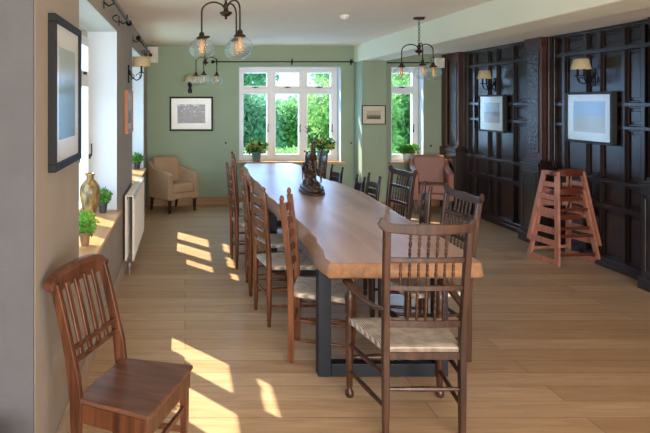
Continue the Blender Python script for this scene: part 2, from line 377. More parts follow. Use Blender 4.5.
# baseboards
struct(MB().box(LX, 2.69, BY-.022, BY, 0, .135).box(3.07, 4.1, BY-.022, BY, 0, .135).box(2.668, 3.07, 9.408, 9.43, 0, .135).box(2.668, 2.69, 9.43, BY-.022, 0, .135).build('baseboard_back', 'oak_trim', bevel=.004))
struct(MB().box(LX, LX+.02, 2.48, BY-.022, 0, .12).build('baseboard_left', plain('beige_baseboard', srgb(176, 156, 132), .5), bevel=.004))

def window(name, origin, rz, u0, u1, cols, z0=.70, z1=2.20, axis_sill=None, rows=((.80, 1.78), (1.91, 2.12)), handle=True):
    """casement window in a local frame: u along x, outside towards +y; origin at floor level"""
    r = bpy.data.objects.new(name, None); C.objects.link(r); r.location = origin; r.rotation_euler = (0, 0, rz); struct(r)
    f = MB(); d0, d1 = 0, .085
    f.box(u0, u1, d0, d1, z0, rows[0][0]-.035); f.box(u0, u1, d0, d1, rows[1][1]+.035, z1+.01)
    f.box(u0, u1, d0, d1, rows[0][1]+.035, rows[1][0]-.035)
    edges = [u0]+[v for c in cols for v in (c[0]-.03, c[1]+.03)]+[u1]
    for i in range(0, len(edges), 2):
        if edges[i+1] > edges[i]: f.box(edges[i], edges[i+1], d0-.001, d1, z0, z1+.01)
    f.build('window_frame', 'white_paint', r, bevel=.005)
    for i, (a, b) in enumerate(cols):
        for j, (p, q) in enumerate(rows):
            s = MB(); k = .036; y0, y1 = -.018, .06
            s.box(a-k, a, y0, y1, p-k, q+k).box(b, b+k, y0, y1, p-k, q+k).box(a, b, y0, y1, p-k, p).box(a, b, y0, y1, q, q+k)
            so = s.build('sash', 'white_paint', r, bevel=.006)
            MB().box(a, b, .02, .026, p, q).build('glass_pane', 'glass', so)
            h = MB(); cx = (a+b)/2
            if j == 1: h.box(cx-.05, cx+.05, -.036, -.018, p-.03, p-.018).box(cx-.012, cx+.012, -.04, -.018, p-.034, p-.012)
            else:
                hx = b+.018; h.box(hx-.008, hx+.008, -.035, -.018, 1.16, 1.20).tube([(hx, -.04, 1.18), (hx-.006, -.045, 1.23), (hx+.004, -.04, 1.29)], .006)
            if j == 1 or handle: h.build('window_handle', 'iron', so, bevel=.002)
    return r
window('window_1', (0, 10.09, 0), 0, BW[0], BW[1], [(.95, 1.33), (1.475, 1.85), (1.99, 2.37)])
window('window_2', (0, 10.09, 0), 0, AW[0], AW[1], [(3.36, 3.69)])
# left wall: local x -> world y reversed or not; rz=+90deg maps local x->+Y, local y->-X
def cols3(y0, y1, pane=.47, pitch=.62):
    c = (y0+y1)/2; return [(c+(i-1)*pitch-pane/2, c+(i-1)*pitch+pane/2) for i in range(3)]
window('window_3', (-.85, 0, 0), PI/2, W1[0], W1[1], cols3(*W1), handle=True)
window('window_4', (-.85, 0, 0), PI/2, W2[0], W2[1], cols3(*W2), handle=True)
# sills
struct(MB().box(BW[0]-.05, BW[1]+.06, BY-.055, 10.09, .668, .70).build('trim_7', 'sill_x', bevel=.006))
struct(MB().box(AW[0]-.04, AW[1]+.05, BY-.055, 10.09, .668, .70).build('trim_8', 'sill_x', bevel=.006))
struct(MB().box(-.85, -.552, W1[0]+.001, W1[1]-.001, .671, .70).build('trim_9', 'sill', bevel=.006))
struct(MB().box(-.85, -.552, W2[0]+.001, W2[1]-.001, .671, .70).build('trim_10', 'sill', bevel=.006))

# panelled right wall -------------------------------------------------
rows_z = [(0, .10), (.585, .635), (.84, .885), (1.385, 1.42), (1.605, 1.645), (2.15, 2.195), (2.36, 2.40)]
def panelling():
    base = MB().box(RX, 4.6, FRONT, 10.2, 0, CZ)
    def bay(y0, y1, stiles):
        ys = [y0]+list(stiles)+[y1]; w_ = .05
        for z0, z1 in rows_z: base.box(RX-.044, RX, y0, y1, z0, z1)
        for i, y in enumerate(ys):
            a, b = (y, y+w_) if i == 0 else (y-w_, y) if i == len(ys)-1 else (y-w_/2, y+w_/2)
            base.box(RX-.042, RX, a, b, 0, RZ)
        for (z0, z1), (z2, z3) in zip(rows_z, rows_z[1:]):
            for i in range(len(ys)-1):
                a = ys[i]+(w_ if i == 0 else w_/2); b = ys[i+1]-(w_ if i == len(ys)-2 else w_/2)
                zb, zt = z1, z2
                # moulding round each panel: four thin slopes, and a fielded centre
                q = .018
                base.prism([(RX, zb), (RX-.022, zb), (RX-.004, zb+q)], 'y', a, b) if False else None
                for (u0, u1, v0, v1) in ((a, a+q, zb, zt), (b-q, b, zb, zt), (a, b, zb, zb+q), (a, b, zt-q, zt)):
                    base.box(RX-.018, RX, u0, u1, v0, v1)
                if b-a > .1 and zt-zb > .12: base.box(RX-.009, RX, a+.042, b-.042, zb+.042, zt-.042)
    bay(7.43, 9.30, [7.97, 8.40, 8.64, 9.04])
    bay(5.47, 7.14, [5.70, 5.96, 6.31, 6.53, 6.90])
    bay(3.3, 5.15, [3.66, 4.0, 4.35, 4.7])
    bay(1.2, 3.0, [1.6, 2.0, 2.4]); bay(-3.4, 1.2, [-2.8, -2.2, -1.5, -.8, -.2, .4])
    # dado and cornice mouldings
    base.box(RX-.062, RX, 1.2, 9.6, .848, .872).box(RX-.065, RX, -3.4, 9.6, 0, .055).box(RX-.065, RX, -3.4, 9.6, 2.375, RZ)
    return struct(base.build('wall_right', 'panel', bevel=.004, seg=1))
panelling()
def carved_mat():
    m, t, p = new_mat('carved_dark_oak'); N = t.nodes; L = t.links
    tc = N.new('ShaderNodeTexCoord'); v = N.new('ShaderNodeTexVoronoi'); v.inputs['Scale'].default_value = 26; v.feature = 'SMOOTH_F1'
    L.new(tc.outputs['Object'], v.inputs['Vector'])
    rp = N.new('ShaderNodeValToRGB'); rp.color_ramp.elements[0].color = srgb(70, 44, 34); rp.color_ramp.elements[1].color = srgb(34, 20, 16)
    rp.color_ramp.elements[1].position = .6
    L.new(v.outputs['Distance'], rp.inputs[0]); L.new(rp.outputs[0], p.inputs['Base Color'])
    bp = N.new('ShaderNodeBump'); bp.inputs['Strength'].default_value = 1; bp.inputs['Distance'].default_value = .008; bp.invert = True
    L.new(v.outputs['Distance'], bp.inputs['Height']); L.new(bp.outputs[0], p.inputs['Normal']); p.inputs['Roughness'].default_value = .38
    return m
CARVED = carved_mat()
def pilaster(name, y0, y1, x=4.10, carved=True, cut=False):
    r = bpy.data.objects.new(name, None); C.objects.link(r); struct(r)
    MB().box(x, RX, y0, y1, .97, RZ-.001).box(x-.02, RX, y0-.02, y1+.02, 2.33, RZ-.001).box(x-.012, RX, y0-.012, y1+.012, 2.29, 2.33).build('pilaster_shaft', 'panel_red' if not cut else 'panel', r, bevel=.004)
    if carved:
        MB().box(x-.012, x, y0+.045, y1-.045, 1.06, 2.24).build('carved_panel', CARVED, r, bevel=.003)
    p = MB().box(x-.06, RX, y0-.04, y1+.04, .10, .90).box(x-.08, RX, y0-.06, y1+.06, 0, .10).box(x-.075, RX, y0-.055, y1+.055, .90, .93).box(x-.055, RX, y0-.035, y1+.035, .93, .955).box(x-.03, RX, y0-.02, y1+.02, .955, .985)
    p.box(x-.07, x-.06, y0-.01, y0+.02, .16, .84).box(x-.07, x-.06, y1-.02, y1+.01, .16, .84).box(x-.07, x-.06, y0-.01, y1+.01, .14, .17).box(x-.07, x-.06, y0-.01, y1+.01, .80, .84)
    p.build('pilaster_pedestal', 'panel', r, bevel=.004)
    # dark fluted strips either side of the shaft
    MB().box(x+.06, RX, y0-.05, y0, .97, RZ-.002).box(x+.10, RX, y0-.09, y0-.05, .97, RZ-.002).build('pilaster_flute', 'panel', r, bevel=.004)
    return r
pilaster('trim_11', 7.14, 7.43); pilaster('trim_12', 9.30, 9.62); pilaster('trim_13', 5.17, 5.45, carved=True)
struct(MB().box(4.08, RX, 9.68, BY, 0, RZ).box(4.05, RX, 9.68, BY, 0, .95).build('trim_14', 'panel_red', bevel=.005))

# ------------------------------------------------------------ the long table
def long_table():
    t = thing('dining_table', 'very long live-edge oak slab dining table on dark steel legs', 'table', (1.2, 3.45, 0))
    left = [(3.45, .82), (3.55, .808), (3.86, .85), (4.3, .87), (4.79, .857), (5.31, .831), (6.0, .80), (6.7, .82), (7.5, .80), (8.3, .835), (8.75, .83), (9.05, .90)]
    right = [(9.08, 1.56), (8.8, 1.63), (8.45, 1.65), (7.9, 1.60), (7.34, 1.616), (6.68, 1.74), (6.1, 1.765), (5.37, 1.74), (4.89, 1.715), (4.2, 1.70), (3.7, 1.685), (3.46, 1.655)]
    def fine(seq, seed, amp=.007):
        rnd = random.Random(seed); out = []
        for (y0, x0), (y1, x1) in zip(seq, seq[1:]):
            n = max(2, int(abs(y1-y0)/.09))
            for i in range(n):
                u = i/n; s = u*u*(3-2*u); out.append((y0+(y1-y0)*u, x0+(x1-x0)*s+rnd.uniform(-amp, amp)))
        out.append(seq[-1]); return out
    L, R = fine(left, 3), fine(right, 5)
    top = [(x-1.2, y-3.45) for y, x in L]+[(x-1.2, y-3.45) for y, x in R]
    nl = len(L); rnd = random.Random(9)
    b = bmesh.new()
    def ring(z, dl, dr, wob=.006, dy=0):
        out = []
        for i, (x, y) in enumerate(top):
            d = -dl if i < nl else dr
            e = 1 if 2 < i < nl-2 or nl+2 < i < len(top)-3 else .35
            out.append(b.verts.new((x+d*e+rnd.uniform(-wob, wob)*.6, y+(dy if y < .15 else 0), z)))
        return out
    r0 = ring(.664, .03, .0, .004, .012); r1 = ring(.680, .062, .022, .005, -.006); r2 = ring(.715, .04, .02, .007, -.004); r3 = ring(.742, .012, .006, .003, 0); r4 = ring(.752, 0, 0, 0, .008)
    n = len(top); mi = []
    for a, c in ((r0, r1), (r1, r2), (r2, r3), (r3, r4)):
        for i in range(n):
            f = b.faces.new([a[i], a[(i+1) % n], c[(i+1) % n], c[i]]); f.material_index = 1; f.smooth = True
    b.faces.new(r0[::-1]).material_index = 1; b.faces.new(r4).material_index = 0
    me = bpy.data.meshes.new('tabletop'); bmesh.ops.recalc_face_normals(b, faces=b.faces[:]); bmesh.ops.triangulate(b, faces=[f for f in b.faces if len(f.verts) > 4]); b.to_mesh(me); b.free()
    me.materials.append(M['slab']); me.materials.append(M['waney'])
    o = bpy.data.objects.new('tabletop', me); C.objects.link(o); o.parent = t
    # small dark knot splits in the slab surface
    for (x, y, a, l) in ((.32, 1.35, .2, .12), (.20, 1.95, -.3, .08), (-.12, 3.2, .1, .07)):
        MB().ball((x, y, .7515), .012, (l/.024, .5, .12), 12, 6, (0, 0, a)).build('knot', 'chair_dark', o)

    for y in (3.72, 5.90, 8.22):
        f = MB(); y -= 3.45; a, c, w_ = -.40, .38, .078
        f.box(a, a+w_, y, y+w_, .0, .664).box(c-w_, c, y, y+w_, 0, .664).box(a+w_, c-w_, y, y+w_, 0, w_).box(a+w_, c-w_, y, y+w_, .65, .664)
        f.build('leg_frame', 'table_steel', t, bevel=.004)
    return t
long_table()

# ------------------------------------------------------------ chairs
def place(N_, F_, side):
    """near and far rear posts on the floor -> origin between them, rotation (local +y is where the chair faces), width"""
    n, f = Vector((*N_, 0)), Vector((*F_, 0)); v = f-n
    d = Vector((v.y, -v.x, 0)) if side == 'left' else Vector((-v.y, v.x, 0))
    return (n+f)/2, math.atan2(d.y, d.x)-PI/2, v.length
def rush_seat(t, wr, wf, d, z, mat='rush', y0=0):
    b = bmesh.new(); nx = ny = 10; g = []
    for j in range(ny+1):
        row = []; y = y0+d*j/ny; hw = (wr+(wf-wr)*j/ny)/2
        for i in range(nx+1):
            u = -1+2*i/nx; x = hw*u; v = -1+2*j/ny
            dome = max(abs(u), abs(v)); row.append(b.verts.new((x, y-y0-d/2, .012-.016*(1-dome)+(-.006 if dome > .99 else 0))))
        g.append(row)
    for j in range(ny):
        for i in range(nx): b.faces.new([g[j][i], g[j][i+1], g[j+1][i+1], g[j+1][i]])
    ex = bmesh.ops.extrude_face_region(b, geom=b.faces[:])
    for v in [e for e in ex['geom'] if isinstance(e, bmesh.types.BMVert)]: v.co.z = -.026
    bmesh.ops.recalc_face_normals(b, faces=b.faces[:])
    me = bpy.data.meshes.new('seat'); b.to_mesh(me); b.free()
    for f in me.polygons: f.use_smooth = True
    me.materials.append(M[mat]); o = bpy.data.objects.new('seat', me); C.objects.link(o); o.parent = t; o.location = (0, y0+d/2, z-.012)
    m = o.modifiers.new('bevel', 'BEVEL'); m.width = .008; m.segments = 2; m.limit_method = 'ANGLE'; m.angle_limit = .9
    return o
def back_y(z, sh, h, rake): return 0 if z < sh else -rake*((z-sh)/(h-sh))**1.3
FIN = [(0, .9), (.93, .95)]
def ladder_chair(label, N_, F_, side, h=1.04, sh=.45, rake=.07, mat='chair', group=None, nsl=5, square=False, d=.37):
    loc, rz, w_ = place(N_, F_, side)
    t = thing('ladderback_chair', label, 'chair', loc, rz, group); wf = w_+.07
    for s in (-1, 1):
        x = s*w_/2
        zs = [0, .1, .25, sh-.04, sh+.05, sh+.18, sh+.32, h-.12, h-.05]
        pts = [Vector((x, back_y(z, sh, h, rake), z)) for z in zs]
        rr = [.013, .018, .0195, .0205, .0205, .0195, .0185, .017, .015]
        if square:
            o = MB().sweep(pts, [(-.015, -.02), (.015, -.02), (.015, .02), (-.015, .02)]).build('leg', mat, t, bevel=.004)
            o2 = MB().lathe((x, -rake*.98, h-.06), [(.010, 0), (.011, .01), (.014, .022), (.016, .034), (.012, .048), (.005, .056)], 10).build('finial', mat, o, smooth=True)
        else:
            e = pts[-1]; pts += [e+Vector((0, -.004, .010)), e+Vector((0, -.006, .02)), e+Vector((0, -.007, .035)), e+Vector((0, -.008, .048))]; rr += [.010, .015, .016, .004]
            MB().tube(pts, rr, 10).build('leg', mat, t, smooth=True)
        xf = s*wf/2; MB().turned((xf, d, 0), (xf, d, sh+.004), [(0, .012), (.05, .019), (.09, .013), (.13, .018), (.4, .020), (.8, .021), (.97, .020), (1, .016)]).build('leg', mat, t, smooth=True)
    top = h-.13; z0 = sh+.12
    for i in range(nsl):
        z = z0+(top-z0)*i/(nsl-1); y = back_y(z, sh, h, rake); hh = .024+.004*i/nsl; pts = []
        sl = bmesh.new(); cols = []
        for k in range(9):
            u = -1+k/4; x = u*(w_/2-.012); yy = y-.022*(1-u*u); up = hh*(1+.45*(1-u*u)); lo = -hh*.8
            cols.append([sl.verts.new((x, yy-.005, z+lo)), sl.verts.new((x, yy+.005, z+lo)), sl.verts.new((x, yy+.005-.006, z+up)), sl.verts.new((x, yy-.005-.006, z+up))])
        for a, c in zip(cols, cols[1:]):
            for q in range(4): sl.faces.new([a[q], a[(q+1) % 4], c[(q+1) % 4], c[q]])
        sl.faces.new(cols[0][::-1]); sl.faces.new(cols[-1])
        m = MB(); m.b.free(); m.b = sl; m.build('back_slat', mat, t, bevel=.002, seg=1)
    rush_seat(t, w_-.01, wf+.02, d+.005, sh)
    m = MB()
    for s in (-1, 1):
        for z in (.15, .27): m.turned((s*w_/2, 0, z), (s*wf/2, d, z), [(0, .008), (.5, .0125), (1, .008)], 8)
    m.turned((-w_/2, 0, .22), (w_/2, 0, .22), [(0, .008), (.5, .0125), (1, .008)], 8)
    m.build('stretcher', mat, t, smooth=True)
    MB().turned((-wf/2, d, .24), (wf/2, d, .24), [(0, .009), (.12, .012), (.2, .010), (.35, .018), (.44, .011), (.5, .02), (.56, .011), (.65, .018), (.8, .010), (.88, .012), (1, .009)], 8).build('turned_stretcher', mat, t, smooth=True)
    return t
SP = [(0, .004), (.05, .0055), (.16, .0085), (.24, .0045), (.29, .0098), (.34, .0045), (.42, .007), (.5, .0092), (.58, .007), (.66, .0045), (.71, .0098), (.76, .0045), (.84, .0085), (.95, .0055), (1, .004)]
def spindle_chair(label, N_, F_, side, h=1.05, sh=.45, rake=.07, mat='chair', arms=False, wf_=None, d=.40, group=None, rails=None, loc=None, name='spindle_back_chair'):
    if loc is None: loc, rz, w_ = place(N_, F_, side)
    else: rz, w_ = 0, N_
    t = thing(name, label, 'chair', loc, rz, group); wf = wf_ or w_+.07
    Y = lambda z: back_y(z, sh, h, rake)
    for s in (-1, 1):
        zs = [0, .2, sh-.02, sh+.1, .62, .75, .88, h-.04]
        pts = [Vector((s*(w_/2+.012*max(0, (z-sh)/(h-sh))), Y(z), z)) for z in zs]
        MB().sweep(pts, [(-.016, -.019), (.016, -.019), (.016, .019), (-.016, .019)], scales=[(.85, .85), (1, 1), (1.05, 1.05), (1.05, 1), (1, 1), (1, 1), (1, .95), (1, .9)]).build('leg', mat, t, bevel=.005)
    # crest rail with scrolled ears
    b = bmesh.new(); cols = []; W_ = w_/2+.055
    for k in range(33):
        u = -1+k/16; x = u*W_; a = abs(u)
        up = h-.014-.022*math.cos(u*PI)*.5 + (.026*math.exp(-((a-.93)/.09)**2)) + .020*math.exp(-(u/.42)**2); lo = h-.056-.006*math.cos(u*PI)+(.034*max(0, (a-.84)/.16)**1.5)
        if a > .97: up -= .022
        y = Y(h-.03)-.018*(1-u*u)
        cols.append([b.verts.new((x, y-.011, lo)), b.verts.new((x, y+.011, lo)), b.verts.new((x, y+.008, up)), b.verts.new((x, y-.014, up))])
    for a, c in zip(cols, cols[1:]):
        for q in range(4): b.faces.new([a[q], a[(q+1) % 4], c[(q+1) % 4], c[q]])
    b.faces.new(cols[0][::-1]); b.faces.new(cols[-1])
    m = MB(); m.b.free(); m.b = b; m.build('crest_rail', mat, t, bevel=.005)
    r1, r2, r3 = rails or (.885, .745, .565)
    for z, hh in ((r1, .0125), (r2, .0125), (r3, .0165)):
        y = Y(z); m = MB(); pts = [(x*(w_/2-.005), y-.012*(1-x*x), z) for x in (-1, -.6, -.2, .2, .6, 1)]
        m.sweep(pts, [(-hh, -.009), (hh, -.009), (hh, .009), (-hh, .009)], up=(0, 0, 1)).build('back_rail', mat, t, bevel=.003)
    def row(z0, z1, n, sp, off=0):
        for i in range(n):
            x = off+(i-(n-1)/2)*sp; u = x/(w_/2)
            f = lambda z: Y(z)-.012*(1-u*u)
            MB().turned((x, f(z0), z0), (x, f(z1)-(.004 if z1 > .95 else 0), z1), SP, 8).build('spindle', mat, t, smooth=True)
    k = w_/.37
    row(r1+.012, h-.04, 5, .043*k); row(r2+.012, r1-.012, 7, .042*k); row(r3+.014, r2-.012, 5, .043*k)
    for s in (-1, 1):
        xf = s*wf/2
        if arms:
            az = .635
            MB().turned((xf, d+.005, 0), (xf, d+.005, az-.01), [(0, .017), (.02, .024), (.05, .025), (.075, .013), (.10, .017), (.35, .021), (.55, .022), (.64, .024), (.70, .024), (.735, .015), (.76, .026), (.80, .021), (.88, .028), (.93, .024), (.955, .014), (1, .017)], 12).build('leg', mat, t, smooth=True)
            pts = [(s*(w_/2+.01), Y(az), az+.004), (s*(w_/2+.03), .06, az-.012), (s*(w_/2+.055), .16, az-.012), (xf+s*.005, .28, az+.002), (xf+s*.008, d-.03, az+.01), (xf+s*.008, d+.035, az+.006), (xf+s*.008, d+.055, az-.004)]
            MB().sweep(pts, [(-.009, -.018), (.009, -.018), (.009, .018), (-.009, .018)], up=(0, 0, 1), scales=[(1, .8), (1.1, .8), (1.1, .9), (1.1, 1.15), (1.1, 1.4), (1.1, 1.3), (.7, .9)]).build('arm', mat, t, bevel=.005)
        else:
            MB().turned((xf, d, 0), (xf, d, sh+.004), [(0, .012), (.05, .020), (.09, .013), (.13, .018), (.4, .020), (.8, .022), (.97, .020), (1, .016)]).build('leg', mat, t, smooth=True)
    rush_seat(t, w_+.0, wf+.02, d+.01, sh)
    m = MB()
    for s in (-1, 1):
        for z in (.148, .30): m.turned((s*w_/2, 0, z), (s*wf/2, d, z), [(0, .009), (.5, .0135), (1, .009)], 8)
    m.turned((-w_/2, 0, .24), (w_/2, 0, .24), [(0, .009), (.5, .0135), (1, .009)], 8)
    m.box(-w_/2, w_/2, -.014, .006, sh-.06, sh-.028).build('stretcher', mat, t, smooth=False)
    MB().turned((-wf/2, d, .225), (wf/2, d, .225), [(0, .010), (.10, .013), (.16, .011), (.3, .020), (.42, .012), (.46, .022), (.5, .014), (.54, .022), (.58, .012), (.7, .020), (.84, .011), (.9, .013), (1, .010)], 10).build('turned_stretcher', mat, t, smooth=True)
    return t
GL = 'chairs along the window side of the table'; GR = 'chairs along the panelled side of the table'
ladder_chair('ladderback rush-seat chair at the left of the table nearest the viewer, seat turned towards us', (.672, 3.93), (.78, 4.30), 'left', h=1.06, mat='chair_warm', group=GL, square=True, rake=.06)
ladder_chair('ladderback rush-seat chair second from the near end of the table on the window side', (.617, 4.55), (.563, 4.93), 'left', h=1.03, mat='chair_warm', group=GL, rake=.04)
ladder_chair('ladderback chair third from the near end on the window side, edge-on behind the second', (.558, 5.27), (.567, 5.67), 'left', h=1.03, mat='chair_warm', group=GL, rake=.05)
ladder_chair('ladderback chair fourth from the near end on the window side, standing furthest left', (.513, 6.14), (.49, 6.52), 'left', h=1.02, mat='chair_warm', group=GL, rake=.05)
ladder_chair('tall ladderback chair farthest along the window side, nearest the green back wall', (.60, 7.10), (.61, 7.48), 'left', h=1.06, mat='chair_warm', group=GL, rake=.04)
spindle_chair('spindle-back armchair with scrolled crest and rush seat at the near head of the table', .376, None, None, h=1.072, arms=True, wf_=.505, d=.42, rake=.06, loc=Vector((1.173, 3.045, 0)), name='spindle_back_armchair', mat='chair')
spindle_chair('spindle-back chair on the panelled side nearest the near head of the table', (1.80, 3.94), (1.79, 4.37), 'right', h=1.05, mat='chair_mid', group=GR, rake=.07)
ladder_chair('ladderback chair seen edge-on between the two spindle-back chairs on the panelled side', (1.745, 4.50), (1.84, 4.85), 'right', h=1.04, mat='chair_mid', group=GR, rake=.03)
spindle_chair('spindle-back chair on the panelled side in front of the narrow alcove window', (1.93, 5.40), (1.87, 5.76), 'right', h=1.04, mat='chair_dark', group=GR, rake=.06)
ladder_chair('dark low-backed ladder chair just beyond the far spindle-back chair', (1.97, 6.42), (1.965, 6.78), 'right', h=.885, sh=.43, mat='chair_dark', group=GR, nsl=4, rake=.05)
ladder_chair('dark low-backed ladder chair in front of the pillar, left of its twin', (1.95, 6.90), (1.96, 7.22), 'right', h=.82, sh=.41, mat='chair_dark', group=GR, nsl=4, rake=.05)
ladder_chair('dark low-backed ladder chair just right of the bronze stag', (1.90, 7.66), (1.86, 8.03), 'right', h=.85, sh=.42, mat='chair_dark', group=GR, nsl=4, rake=.05)
ladder_chair('dark ladderback chair at the far end, half hidden by the bronze stag', (1.90, 8.50), (1.90, 8.86), 'right', h=.975, sh=.43, mat='chair_dark', group=GR, rake=.05)

def plank_chair():
    h, sh = .93, .455; wr, wf, d = .40, .48, .32
    t = thing('plank_seat_chair', 'reddish-brown plank-seat side chair with curved slatted back standing by the left wall', 'chair', (-.368, 2.705, 0), math.radians(-20.5-90))
    cy = lambda z: (-.11*(max(0, z-sh)/(h-sh))**1.25)-.035*max(0, (.3-z)/.3) if z > .3 or True else 0
    for s in (-1, 1):
        zs = [0, .12, .3, sh-.02, sh+.08, .62, .72, .82, h-.03]
        MB().sweep([(s*(wr/2+.004), cy(z), z) for z in zs], [(-.013, -.021), (.013, -.021), (.013, .021), (-.013, .021)], scales=[(.9, .8), (1, .9), (1, 1), (1, 1.3), (1, 1.3), (1, 1.05), (1, 1), (1, .95), (1, .85)]).build('leg', 'plank_frame', t, bevel=.004)
        MB().beam((s*(wf/2-.02), d-.012, 0), (s*(wf/2-.02), d-.012, sh-.02), .028, .028, up=(0, 1, 0), w1=.036, d1=.036).build('leg', 'plank_frame', t, bevel=.003)
    # seat board, slightly overhanging, with a thumbnail edge
    pts = [(-wr/2-.012, .0), (wr/2+.012, .0), (wf/2+.01, d+.02), (-wf/2-.01, d+.02)]
    MB().prism(pts, 'z', sh-.02, sh).build('seat', 'plank_seat', t, bevel=.006)
    a = MB()
    a.beam((-wf/2+.0, d, sh-.06), (wf/2-.0, d, sh-.06), .02, .078); a.beam((-wr/2, .01, sh-.06), (wr/2, .01, sh-.06), .02, .07)
    for s in (-1, 1): a.beam((s*wr/2, 0, sh-.06), (s*(wf/2-.005), d, sh-.06), .02, .078)
    a.build('seat_rail', 'plank_frame', t, bevel=.003)
    # broad curved crest
    b = bmesh.new(); cols = []
    for k in range(17):
        u = -1+k/8; x = u*(wr/2+.045); y0 = cy(h-.03)-.022*(1-u*u); up = h+.012*(1-u*u)+.004-.026*abs(u)**6; lo = h-.080+.010*(1-u*u)+.030*abs(u)**8
        cols.append([b.verts.new((x, y0-.010, lo)), b.verts.new((x, y0+.012, lo)), b.verts.new((x, y0+.018, up-.022)), b.verts.new((x, y0+.006, up)), b.verts.new((x, y0-.026, up)), b.verts.new((x, y0-.030, up-.018))])
    for p, q in zip(cols, cols[1:]):
        for i in range(6): b.faces.new([p[i], p[(i+1) % 6], q[(i+1) % 6], q[i]])
    b.faces.new(cols[0][::-1]); b.faces.new(cols[-1]); m = MB(); m.b.free(); m.b = b; m.build('crest_rail', 'plank_frame', t, bevel=.004)
    for z in (.585, .635):
        MB().beam((-wr/2, cy(z), z), (wr/2, cy(z), z), .016, .02).build('back_rail', 'plank_frame', t, bevel=.003)
    for x, ww in ((-.112, .025), (-.038, .025), (.038, .025), (.112, .025)):
        zs = [.588, .66, .74, .82, .885]
        MB().sweep([(x, cy(z)-.006, z) for z in zs], [(-ww/2-.002, -.006), (ww/2+.002, -.006), (ww/2+.002, .006), (-ww/2-.002, .006)]).build('back_slat', 'plank_frame', t, bevel=.002, seg=1)
    s_ = MB()
    for s in (-1, 1): s_.beam((s*wr/2, 0, .17), (s*(wf/2-.02), d, .17), .016, .026)
    s_.beam((-wr/2-.01, .15, .172), (wf/2-.03, .15, .172), .016, .026); s_.beam((-wf/2+.02, d-.012, .27), (wf/2-.02, d-.012, .27), .016, .026)
    s_.build('stretcher', 'plank_frame', t, bevel=.003)
    return t
plank_chair()

# ------------------------------------------------------------ upholstered armchairs
def tub_chair(label, loc, rz, mat, h=.81, w_=.60, d=.56, ah=.60, leg_mat='dark_leg'):
    t = thing('tub_armchair', label, 'armchair', loc, rz)
    # back: leans, local +y is the front
    b = MB().prism([(-d/2+.06, .24), (-d/2+.17, .24), (-d/2+.10, h-.03), (-d/2+.06, h), (-d/2, h-.01), (-d/2-.01, h-.05)], 'x', -w_/2+.06, w_/2-.06)
    b.build('backrest', mat, t, bevel=.02, seg=3)
    for s in (-1, 1):
        x0, x1 = (s*w_/2, s*(w_/2-.085)); x0, x1 = min(x0, x1), max(x0, x1)
        MB().prism([(-d/2+.03, .20), (d/2-.01, .20), (d/2, ah-.02), (d/2-.05, ah), (-d/2+.12, ah+.06), (-d/2+.0, h-.06), (-d/2-.0, .5)], 'x', x0, x1).build('armrest', mat, t, bevel=.018, seg=3)
    MB().box(-w_/2+.09, w_/2-.09, -d/2+.14, d/2-.005, .30, .435).build('seat_cushion', mat, t, bevel=.03, seg=3)
    MB().prism([(-w_/2+.08, .30), (-w_/2+.08, .19), (-w_/4, .215), (0, .225), (w_/4, .215), (w_/2-.08, .19), (w_/2-.08, .30)], 'y', -d/2+.06, d/2-.012).build('seat_base', mat, t, bevel=.006)
    for sx in (-1, 1):
        for sy in (-1, 1):
            MB().beam((sx*(w_/2-.05), sy*(d/2-.05)+(sy < 0)*-.03, 0), (sx*(w_/2-.05), sy*(d/2-.05), .21), .026, .026, up=(0, 1, 0), w1=.042, d1=.042).build('leg', leg_mat, t, bevel=.002, seg=1)
    return t
tub_chair('beige suede tub armchair in the far left corner against the green wall', (-.175, 9.44, 0), math.radians(-180+38), 'beige_leather', w_=.57, d=.54)
tub_chair('tan leather tub armchair in the far right alcove beside the dark panelling', (3.70, 9.33, 0), math.radians(180-14), 'tan_leather', h=.84, w_=.57, ah=.62)

